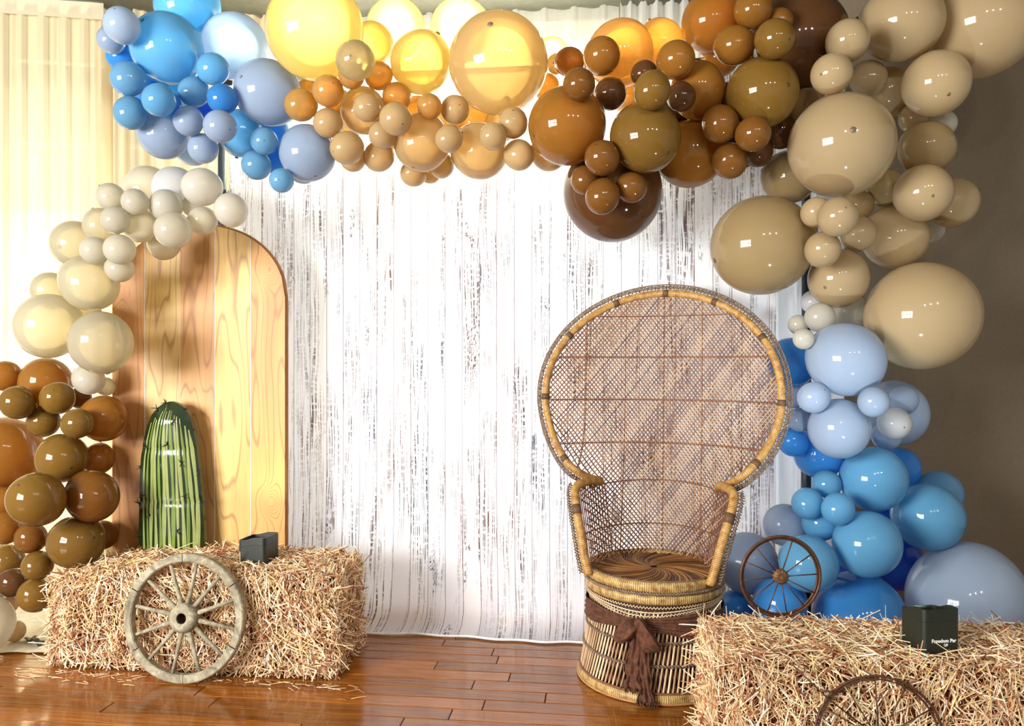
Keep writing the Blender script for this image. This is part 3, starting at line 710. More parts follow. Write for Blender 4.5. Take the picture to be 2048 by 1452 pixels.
q = at(1862, 1300, 2.13); uplight((q.x, q.y + 0.01, 0.413), math.radians(13), 'black battery up-light with white lettering half sunk in the straw', (-0.02, 0.045), True, 0.105, 0.122, 0.02, 34.0, (0.75, 0.9, 1.0), (-0.12, 0.85, 1.0))
q = atY(518, 1132, 2.96); uplight((q.x, q.y, 0.408), math.radians(85), 'black battery up-light on the straw next to the wooden wagon wheel', (-0.02, 0.045), False, 0.115, 0.106, 0.012, 5.0, (1.0, 0.85, 0.6), (-0.25, 0.6, 1.0))

# short dark strap left lying on the floor cloth
q0, q1 = at(50, 1283, 3.32), at(84, 1292, 3.26)
def strap(u, v):
    x = q0.x + (q1.x - q0.x) * u; y_ = q0.y + (q1.y - q0.y) * u + (v - 0.5) * 0.035
    z = 0.0195 + 0.012 * math.sin(u * PI) + 0.006 * math.sin(u * 11 + v * 3)
    return (x, y_, z)
def strap2(u, v): p_ = strap(u, v); return (p_[0], p_[1], p_[2] - 0.004)
tag(MB().grid(strap, 20, 4).grid(strap2, 20, 4, flip=True).build('black_strap', plain('black_webbing', srgb(28, 28, 24), 0.6)), 'short black strap lying on the off-white floor cloth', 'strap')
# ------------------------------------------------------------------ peacock chair
def wrap_mat(name, c1, c2, period):
    m = NT(name); sep = m.n('SeparateXYZ'); m.l(m.n('TexCoord').outputs['UV'], sep.inputs[0])
    nz = m.noise(m.coord(), 45, 4)
    s = m.math('PINGPONG', m.math('MULTIPLY_ADD', nz, 0.6, m.math('DIVIDE', sep.outputs[0], period)), 0.5)
    blot = m.ramp(nz, [(0.32, c2), (0.6, c1)])
    c = m.mix(m.ramp(s, [(0.06, (1, 1, 1, 1)), (0.16, (0, 0, 0, 1))]), blot, tuple(x * 0.35 for x in c2[:3]) + (1,))
    m.principled(c, 0.42, bump=s, bstr=0.5, bdist=0.002); return m.m
M_WRAP = wrap_mat('rattan_wrap', srgb(214, 170, 98), srgb(164, 112, 54), 0.0065)
M_BAND = wrap_mat('rattan_band_wrap', srgb(216, 184, 116), srgb(150, 108, 60), 0.008)
def strand_mat(name, c0, c1, c2, rough=0.45):
    m = NT(name); g = m.n('NewGeometry'); nz = m.noise(m.coord(), 14, 3)
    v = m.math('MULTIPLY_ADD', nz, 0.5, m.math('MULTIPLY', g.outputs['Random Per Island'], 0.6))
    m.principled(m.ramp(v, [(0.2, c0), (0.5, c1), (0.85, c2)]), rough); return m.m
M_LAT = strand_mat('wicker_brown', srgb(84, 44, 26), srgb(118, 70, 44), srgb(150, 100, 66))
M_LAT2 = strand_mat('wicker_tan', srgb(112, 66, 40), srgb(166, 118, 76), srgb(206, 164, 112))
M_CORD = plain('wicker_cord_grey', srgb(128, 106, 86), 0.6, nscale=60, var=0.35)
M_STAKE = strand_mat('wicker_stake', srgb(160, 122, 84), srgb(206, 176, 138), srgb(236, 214, 178))
M_DARKW = plain('wicker_dark', srgb(62, 36, 22), 0.6, nscale=20, var=0.3)
M_TIE = plain('tie_dark', srgb(100, 72, 46), 0.6)
M_SEAT = strand_mat('seat_rush', srgb(64, 38, 20), srgb(120, 78, 42), srgb(186, 134, 76), 0.35)
ch_p = at(1308, 1350, 3.0)
chair = empty('peacock_chair', (ch_p.x, ch_p.y, 0), math.radians(-11.5)); tag(chair, 'round-backed wicker peacock chair with a drum base', 'chair')
ZP, ZS, ZW, ZTOP, FW = 0.71, 0.41, 1.065, 1.497, 0.470
def bw(z):                                       # half width of the back at height z
    if z < ZP: return np.interp(z, [ZS, 0.5, 0.62, ZP], [0.245, 0.262, 0.288, 0.305])
    if z < ZW: return FW * math.sqrt(max(0, 1 - ((ZW - z) / 0.412) ** 2)) 
    return FW * math.sqrt(max(0, 1 - ((z - ZW) / (ZTOP - ZW)) ** 2.1))
def yc(z): return np.interp(z, [0.3, ZP, ZW, ZTOP], [0.235, 0.265, 0.29, 0.325])
def WD(z):
    if z <= ZP: return bw(z), np.interp(z, [ZS, ZP], [0.40, 0.32])
    t = smoothstep(ZP, 1.02, z); return 0.305 + t * 0.565, 0.32 + t * 0.73
def S(x, z, off=0.0):
    W_, Dp = WD(z); q = max(-1, min(1, x / W_)); a = math.asin(q); y = yc(z) - Dp * (1 - math.cos(a))
    return Vector((x, y + off, z))
# diagonal weave
def strands(sign, spacing, off, r, mat, name, mlt=0.78, dz=0.018):
    m = MB(); c = -1.5
    while c < 1.5:
        run = []; z = ZS - 0.01
        while z <= ZTOP + 0.001:
            x = c + sign * mlt * (z - ZW); wz = bw(min(z, ZTOP)) - 0.006
            if abs(x) <= wz and wz > 0: run.append(S(x, z, off + 0.0012 * math.sin(x * 190)))
            else:
                if len(run) > 1: m.tube(run, r, 4, cap=False)
                run = []
            z += dz
        if len(run) > 1: m.tube(run, r, 4, cap=False)
        c += spacing
    return m.build(name, mat, chair, kind='stuff')
strands(1, 0.0165, 0.0, 0.0028, M_LAT2, 'weave_rising')
strands(-1, 0.0165, 0.004, 0.0028, M_LAT, 'weave_falling')
# near-upright strands filling the steep sides under the waist
m_ = MB()
for sgn in (-1, 1):
    for k in range(16):
        a = math.radians(48 + 40 * k / 15)
        run = [(lambda W_, Dp: Vector((sgn * W_ * math.sin(a + sl), yc(z) - Dp * (1 - math.cos(a + sl)), z)))(*WD(z)) for z in np.linspace(ZS, ZP - 0.01, 12) for sl in [0.0]]
        m_.tube(run, 0.0024, 4, cap=False)
m_.build('side_weave', M_LAT, chair, kind='stuff')
for z in (0.53, 0.71, 0.865, 1.045, 1.225, 1.40):
    wz = bw(z) - 0.004 if z > ZP else bw(z) * 0.999
    if z <= ZP: pts = [Vector((WD(z)[0] * math.sin(a), yc(z) - WD(z)[1] * (1 - math.cos(a)) - 0.004, z)) for a in np.linspace(-PI / 2, PI / 2, 40)]
    else: pts = [S(x, z, -0.004) for x in np.linspace(-wz, wz, 40)]
    MB().tube(pts, 0.0027, 5).build('cross_binder', M_LAT, chair)
for x in (-0.32, -0.16, 0.0, 0.16, 0.32):
    zs = [z for z in np.linspace(ZS, ZTOP - 0.01, 60) if abs(x) < bw(z) - 0.01]
    MB().tube([S(x, z, 0.005) for z in zs], 0.0026, 5).build('upright_rib', M_LAT, chair)
# rim roll of the fan
zl = list(np.linspace(ZP + 0.002, ZW, 16)) + [ZW + (ZTOP - ZW) * math.sin(t) for t in np.linspace(0.06, PI / 2, 24)]
left = [S(-bw(z), z) for z in zl]; right = [S(bw(z), z) for z in reversed(zl[:-1])]
fan = resample(left + right, 0.012)
MB().tube(fan, 0.0155, 10).build('rim_roll', M_WRAP, chair)
for t in (0.085, 0.20, 0.315, 0.42, 0.505, 0.59, 0.70, 0.81, 0.915):
    i = int(t * (len(fan) - 1)); MB().tube(fan[i - 1:i + 2], 0.0166, 10).build('tie', M_TIE, chair)
# arms: from the seat front up to the elbow and in to the waist
def arm(sg):
    pts = [(sg * 0.222, -0.165, 0.405), (sg * 0.240, -0.155, 0.47), (sg * 0.270, -0.115, 0.58), (sg * 0.296, -0.07, 0.675), (sg * 0.298, -0.035, 0.712), (sg * 0.280, 0.02, 0.722), (sg * 0.252, 0.085, 0.722), (sg * 0.235, 0.12, 0.716)]
    return smooth_path(pts, 6)
for sg in (-1, 1):
    A = arm(sg); MB().tube(A, 0.0175, 10).build('arm', M_WRAP, chair)
    i = len(A) // 3; MB().tube(A[i:i + 3], 0.0195, 10).build('tie', M_TIE, chair)
    # looped cord edging outside the arm
    cpath = [Vector(q) + Vector((sg * 0.030, 0.012, 0.004 if i > 24 else 0)) for i, q in enumerate(A[:26])]
    m = MB()
    for ph in (0, PI): m.tube(helix(cpath, 0.007, 0.022, ph), 0.003, 4, cap=False)
    m.tube(helix([q - Vector((sg * 0.013, 0, 0)) for q in cpath], 0.006, 0.016, 1.0), 0.002, 4, cap=False)
    m.build('edge_cord', M_CORD, chair, kind='stuff')
# twin cord round the outside of the fan
cen = Vector((0, 0.3, 1.06)); outer = []
for q in fan:
    q = Vector(q); d = Vector((q.x, 0, q.z - 1.06)).normalized(); outer.append(q + d * 0.027 + Vector((0, 0.006, 0)))
m_ = MB()
for ph in (0, PI): m_.tube(helix(outer, 0.006, 0.02, ph), 0.003, 4, cap=False)
outer2 = [Vector(q) + Vector((Vector(q).x, 0, Vector(q).z - 1.06)).normalized() * 0.011 + Vector((0, 0.006, 0)) for q in outer]
m_.tube(outer2, 0.003, 5)
m_.build('edge_cord', M_CORD, chair, kind='stuff')
m_ = MB(); o1 = resample(outer2, 0.016); o0 = resample([Vector(q) + Vector((Vector(q).x, 0, Vector(q).z - 1.06)).normalized() * 0.014 for q in fan], 0.016)
nn = min(len(o1), len(o0))
for i in range(nn - 1): m_.tube([o0[int(i * (len(o0) - 1) / (nn - 1))], o1[int((i + 0.8) * (len(o1) - 1) / (nn - 1))]], 0.0022, 4, cap=False)
m_.build('edge_loops', M_CORD, chair, kind='stuff')
# seat
MB().lathe([(0.0005, 0.398), (0.18, 0.402), (0.238, 0.405)], 40).build('seat_pad', M_DARKW, chair)
m_ = MB()
for k in range(120):
    a0 = 2 * PI * k / 120; pts = []
    for t in np.linspace(0.06, 1, 9):
        a = a0 + 0.95 * (1 - t) ** 1.2; r = 0.236 * t; pts.append((r * math.cos(a), r * math.sin(a), 0.405 + 0.003 * math.sin(k * 2.4) * t + 0.006 * (1 - t)))
    m_.tube(pts, [0.0022 + 0.0042 * t for t in np.linspace(0, 1, 9)], 4, cap=False)
m_.build('seat_rush', M_SEAT, chair, kind='stuff')
def ringp(r, z, n=96, vdip=0.0): return [(r * math.cos(a), r * math.sin(a), z - vdip * math.exp(-((((a + PI / 2 + PI) % (2 * PI)) - PI) / 0.62) ** 2)) for a in np.linspace(0, 2 * PI, n + 1)]
MB().lathe([(0.236, 0.408), (0.243, 0.418), (0.256, 0.420), (0.264, 0.408), (0.262, 0.388), (0.250, 0.382)], 72).build('seat_band', M_BAND, chair)
MB().lathe([(0.252, 0.378), (0.264, 0.370), (0.265, 0.350), (0.256, 0.340), (0.245, 0.340)], 72).build('seat_band', M_BAND, chair)
m_ = MB()
for ph in (0, PI): m_.tube(helix(ringp(0.263, 0.381), 0.0042, 0.022, ph), 0.0034, 5, cap=False)
m_.build('twisted_cord', M_CORD, chair, kind='stuff')
m_ = MB()
for zz_, vd in ((0.336, 0.006), (0.328, 0.016), (0.321, 0.024), (0.314, 0.032)):
    m_.tube(helix(ringp(0.259 - (0.336 - zz_) * 0.4, zz_, 96, vd), 0.0034, 0.012, zz_ * 900), 0.0028, 4, cap=False)
m_.build('beaded_apron', M_STAKE, chair, kind='stuff')
MB().lathe([(0.253, 0.36), (0.249, 0.30), (0.246, 0.275)], 64).build('apron_backing', M_DARKW, chair)
m_ = MB()
for ph in (0, PI): m_.tube(helix(ringp(0.246, 0.420), 0.004, 0.016, ph), 0.0022, 4, cap=False)
m_.build('seat_edging', M_CORD, chair, kind='stuff')
# drum base
def br(z): return 0.246 + 0.042 * max(0.0, 1 - z / 0.30) ** 1.35
MB().lathe([(br(z) - 0.012, z) for z in np.linspace(0.012, 0.34, 12)], 56).build('drum_lining', M_DARKW, chair)
m_ = MB(); m2 = MB()
for k in range(104):
    a0 = 2 * PI * k / 104
    m_.tube([((br(z)) * math.cos(a0 + 0.7 * (z - 0.03)), br(z) * math.sin(a0 + 0.7 * (z - 0.03)), z) for z in np.linspace(0.03, 0.33, 7)], 0.0042, 5, cap=False)
    m2.tube([((br(z) - 0.006) * math.cos(a0 - 0.55 * (z - 0.03)), (br(z) - 0.006) * math.sin(a0 - 0.55 * (z - 0.03)), z) for z in np.linspace(0.03, 0.33, 7)], 0.0028, 4, cap=False)
m_.build('drum_stakes', M_STAKE, chair, kind='stuff'); m2.build('inner_stakes', M_LAT, chair, kind='stuff')
for z in (0.128, 0.205):
    m = MB()
    for ph in (0, PI): m.tube(helix(ringp(br(z) + 0.003, z), 0.005, 0.024, ph), 0.003, 5, cap=False)
    m.build('braid', M_CORD, chair, kind='stuff')
MB().lathe([(0.278, 0.036), (0.291, 0.033), (0.296, 0.018), (0.293, 0.004), (0.280, 0.001)], 80).build('bottom_band', M_BAND, chair)
MB().tube(ringp(0.295, 0.006, 80), 0.004, 6).build('foot_ring', M_LAT2, chair)
MB().tube(ringp(0.287, 0.040, 80), 0.004, 6).build('foot_ring', M_LAT, chair)

# ------------------------------------------------------------------ brown sash round the drum
M_SASH = None
def sash_mat():
    m = NT('brown_gauze'); n1 = m.noise(m.coord(scale=(60, 60, 60)), 1, 4); n2 = m.noise(m.coord(scale=(40, 40, 260)), 1, 3)
    c = m.ramp(n1, [(0.3, srgb(62, 34, 20)), (0.7, srgb(112, 68, 44))]); m.principled(c, 0.85, bump=n2, bstr=0.5, bdist=0.003); return m.m
M_SASH = sash_mat()
sash = empty('fabric_sash', (ch_p.x, ch_p.y, 0), math.radians(-11.5)); tag(sash, 'dark brown gauze sash tied in a bow round the wicker drum base', 'sash')
AK = -PI / 2 - 0.07                                # direction of the knot
def bandfn(u, v):
    a = AK + 2 * PI * u; k = min(u, 1 - u); open_ = smoothstep(0.0, 0.16, k); hh_ = 0.022 + 0.034 * open_ if u < 0.5 else 0.020 + 0.022 * open_
    zc_ = 0.272 - 0.038 * smoothstep(0.03, 0.3, k) if u < 0.5 else 0.272 - 0.008 * smoothstep(0.03, 0.3, k)
    z = zc_ + (v - 0.5) * 2 * hh_ * 0.9
    r = max(br(z), 0.248) + 0.014 + 0.0030 * math.sin(v * 34 + 3 * math.sin(u * 19)) + 0.002 * math.sin(u * 60 + v * 9)
    return (r * math.cos(a), r * math.sin(a), z)
MB().grid(bandfn, 120, 26).build('band', M_SASH, sash)
kv = Vector((0.268 * math.cos(AK), 0.268 * math.sin(AK), 0.266))
tx_ = Vector((-math.sin(AK), math.cos(AK), 0)); nx_ = Vector((math.cos(AK), math.sin(AK), 0))     # along the drum, outwards
def blob(u, v):
    a = u * 2 * PI; b = (v - 0.5) * PI; r = 1 + 0.10 * math.sin(a * 7 + v * 5)
    return kv + tx_ * (0.024 * math.cos(b) * math.cos(a) * r) + nx_ * (0.018 + 0.018 * math.cos(b) * math.sin(a) * r) + Vector((0, 0, 0.030 * math.sin(b)))
MB().grid(blob, 40, 16).build('knot', M_SASH, sash)
def loop(sg, L, drop, wd):
    def fn(u, v):                                    # flattened pouch of cloth bulging from the knot
        a = u * 2 * PI; t = v; rad = math.sin(PI * min(1, 0.06 + 0.94 * t) ** 0.75) ** 0.7
        rip = 1 + 0.12 * math.sin(a * 6 + t * 7) + 0.06 * math.sin(a * 13)
        c = kv + tx_ * (sg * L * t) + nx_ * (0.020 + 0.014 * math.sin(PI * t)) + Vector((0, 0, -drop * t ** 1.4))
        return c + Vector((0, 0, 1)) * (wd * rad * math.sin(a) * rip) + nx_ * (0.020 * rad * math.cos(a) * rip) + tx_ * (0.012 * rad * math.cos(a * 2))
    MB().grid(fn, 48, 18).build('bow_loop', M_SASH, sash)
loop(-1, 0.085, 0.050, 0.036); loop(1, 0.085, 0.068, 0.046)
def tail(x0, x1, zend, wd0, wd1, ph, yo):
    def fn(u, v):
        a = u * 2 * PI; z = 0.26 + (zend - 0.26) * v; c = (x0 + (x1 - x0) * v) + 0.006 * math.sin(v * 6 + ph)
        wd = (wd0 + (wd1 - wd0) * smoothstep(0, 0.55, v)) * (1 - 0.30 * math.exp(-((v - 0.84) / 0.06) ** 2)) * (1 + 0.18 * smoothstep(0.88, 1, v))
        R_ = max(br(max(z, 0.0)), 0.25) + 0.018 + yo
        rip = 0.0075 * abs(math.sin(a * 2.5 + ph + 2 * math.sin(v * 5))) + 0.004 * math.sin(a * 9 + v * 6)
        base = Vector((R_ * math.cos(AK), R_ * math.sin(AK), z))
        return base + tx_ * (c + wd * math.cos(a)) + nx_ * (0.011 * math.sin(a) + rip)
    o = MB().grid(fn, 56, 40).build('tail', M_SASH, sash)
    m = MB(); r_ = random.Random(int(ph * 10) + 3)     # fringe
    for k in range(34):
        q = Vector(fn(k / 34, 1.0)); dv = tx_ * r_.uniform(-0.014, 0.014) + nx_ * r_.uniform(-0.002, 0.016) + Vector((0, 0, -0.016))
        e_ = q + dv; e_.z = max(0.003, e_.z); m.tube([q, (q + e_) / 2 + tx_ * r_.uniform(-.005, .005), e_], 0.0022, 4)
    m.build('fringe', M_SASH, o, kind='stuff')
tail(-0.004, -0.006, 0.062, 0.020, 0.034, 0.4, 0.004); tail(0.028, 0.030, 0.022, 0.014, 0.026, 2.1, 0.0)
# ------------------------------------------------------------------ balloons
# name: latex colour (sRGB, some with light painted in), words, see-through share, translucent share
PAL = {
 'pb': ((208, 229, 255), 'pale blue', 0.14, 0.52), 'lb': ((126, 208, 255), 'light blue', 0.13, 0.52), 'mb': ((72, 172, 255), 'mid blue', 0.12, 0.5),  # blues other than pale and mid put light and shade into the colour
 'db': ((50, 120, 236), 'deep blue', 0.12, 0.55), 'gb': ((190, 211, 240), 'grey-blue', 0.10, 0.5), 'sb': ((132, 196, 238), 'steel blue', 0.12, 0.5),
 'ly': ((255, 240, 190), 'pale yellow', 0.2, 0.75), 'ye': ((254, 232, 160), 'yellow', 0.2, 0.75), 'pe': ((255, 226, 168), 'peach', 0.2, 0.7),  # both yellows are peach latex with the backlight painted into the colour
 'og': ((244, 196, 112), 'orange', 0.15, 0.62), 'be': ((236, 204, 148), 'dusty peach', 0.12, 0.5),
 'br': ((150, 94, 18), 'brown', 0.07, 0.42), 'am': ((192, 130, 38), 'amber brown', 0.12, 0.52), 'dk': ((108, 64, 16), 'dark brown', 0.05, 0.4), 'ol': ((146, 106, 26), 'olive brown', 0.06, 0.4),
 'ta': ((222, 194, 146), 'tan', 0.08, 0.45), 'ot': ((198, 170, 118), 'deeper tan', 0.08, 0.42), 'cr': ((250, 245, 230), 'cream', 0.15, 0.55), 'wh': ((248, 249, 250), 'white', 0.15, 0.5),
 'iv': ((255, 249, 228), 'ivory', 0.17, 0.58), 'gi': ((255, 247, 216), 'backlit ivory', 0.27, 0.62),  # second one: ivory copy, yellower and clearer, to paint in the window glow
}
def latex(name, rgb, tr, tl):
    m = NT('latex_' + name); oi = m.n('ObjectInfo'); hs = m.n('HueSaturation'); hs.inputs['Color'].default_value = srgb(*rgb)
    m.l(m.math('MULTIPLY_ADD', oi.outputs['Random'], 0.16, 0.92), hs.inputs['Value']); c = hs.outputs[0]
    nz = m.noise(m.coord(), 3.0, 3)
    c2 = m.mix(m.math('MULTIPLY', nz, 0.04), c, (1, 1, 1, 1))
    d = m.n('BsdfDiffuse'); t = m.n('BsdfTranslucent'); x = m.n('BsdfTransparent'); g = m.n('BsdfGlossy')
    m.l(c2, d.inputs[0]); m.l(c, t.inputs[0]); m.l(c, x.inputs[0]); g.inputs['Roughness'].default_value = 0.075
    a = m.n('MixShader'); a.inputs[0].default_value = tl; m.l(d.outputs[0], a.inputs[1]); m.l(t.outputs[0], a.inputs[2])
    b = m.n('MixShader'); b.inputs[0].default_value = tr; m.l(a.outputs[0], b.inputs[1]); m.l(x.outputs[0], b.inputs[2])
    fr = m.n('Fresnel'); fr.inputs[0].default_value = 1.46
    e = m.n('MixShader'); m.l(m.math('MULTIPLY', fr.outputs[0], 0.9), e.inputs[0]); m.l(b.outputs[0], e.inputs[1]); m.l(g.outputs[0], e.inputs[2])
    m.l(e.outputs[0], m.out.inputs[0]); return m.m
LAT = {k: latex(k, *[v[0]], *v[2:]) for k, v in PAL.items()}
TIPM = {k: plain('latex_tip_' + k, tuple(c * 0.22 for c in srgb(*v[0])[:3]) + (1,), 0.4) for k, v in PAL.items()}
def body_mesh():                                     # unit balloon: tip at +Z, neck towards -Z
    prof = []
    for i in range(25):
        t = PI * i / 24; r = math.sin(t); z = math.cos(t)
        if z < 0: r *= 1 - 0.10 * (-z) ** 2.2; z *= 1.05
        prof.append((max(r, 0.0004), z))
    return MB().lathe(prof[::-1], 40)
BODY = {k: body_mesh().mesh('balloon', LAT[k]) for k in PAL}
tipm = MB().lathe([(0.060, 0.9958), (0.052, 1.003), (0.030, 1.016), (0.0004, 1.022)], 14)
TIP = {k: tipm.mesh('tip', TIPM[k]) for k in PAL}
knm = MB().lathe([(0.0004, -1.13), (0.085, -1.15), (0.075, -1.12), (0.034, -1.095), (0.045, -1.07), (0.10, -1.035)], 12)
KNOT = {k: knm.mesh('knot', TIPM[k]) for k in PAL}
Z = {  # where a balloon sits in the garland
 'b1': 'nearest the curtain in the upper blue cluster', 'b2': 'inside the upper blue cluster', 'b3': 'hanging under the upper blue cluster', 'b4': 'between the upper blue and yellow balloons',
 'y1': 'by the giant yellow balloon', 'y2': 'inside the peach cluster', 'y3': 'under the giant peach balloon', 'y4': 'hanging under the peach cluster',
 'n1': 'between giant peach balloon and brown cluster', 'n2': 'inside the brown cluster', 'n3': 'over the giant hanging dark balloon', 'n4': 'atop the brown cluster', 'n5': 'by the tan column in the brown cluster',
 't1': 'atop the tan column', 't2': 'by the wall in the tan column', 't3': 'low inside the tan column', 't4': 'behind the giant tan balloons', 't5': 'between the tan and blue columns',
 'r1': 'atop the lower blue column', 'r2': 'inside the lower blue column', 'r3': 'just behind the chair rim', 'r4': 'behind the small metal wheel', 'r5': 'by the wall in the blue column',
 'c1': 'over the wooden arch panel', 'c2': 'in the upper ivory cluster', 'c3': 'at the low end of the ivory cluster',
 'l1': 'atop the brown column by the curtain', 'l2': 'inside the brown column by the curtain', 'l3': 'by the hay bale end', 'l4': 'at the foot of the brown column',
}
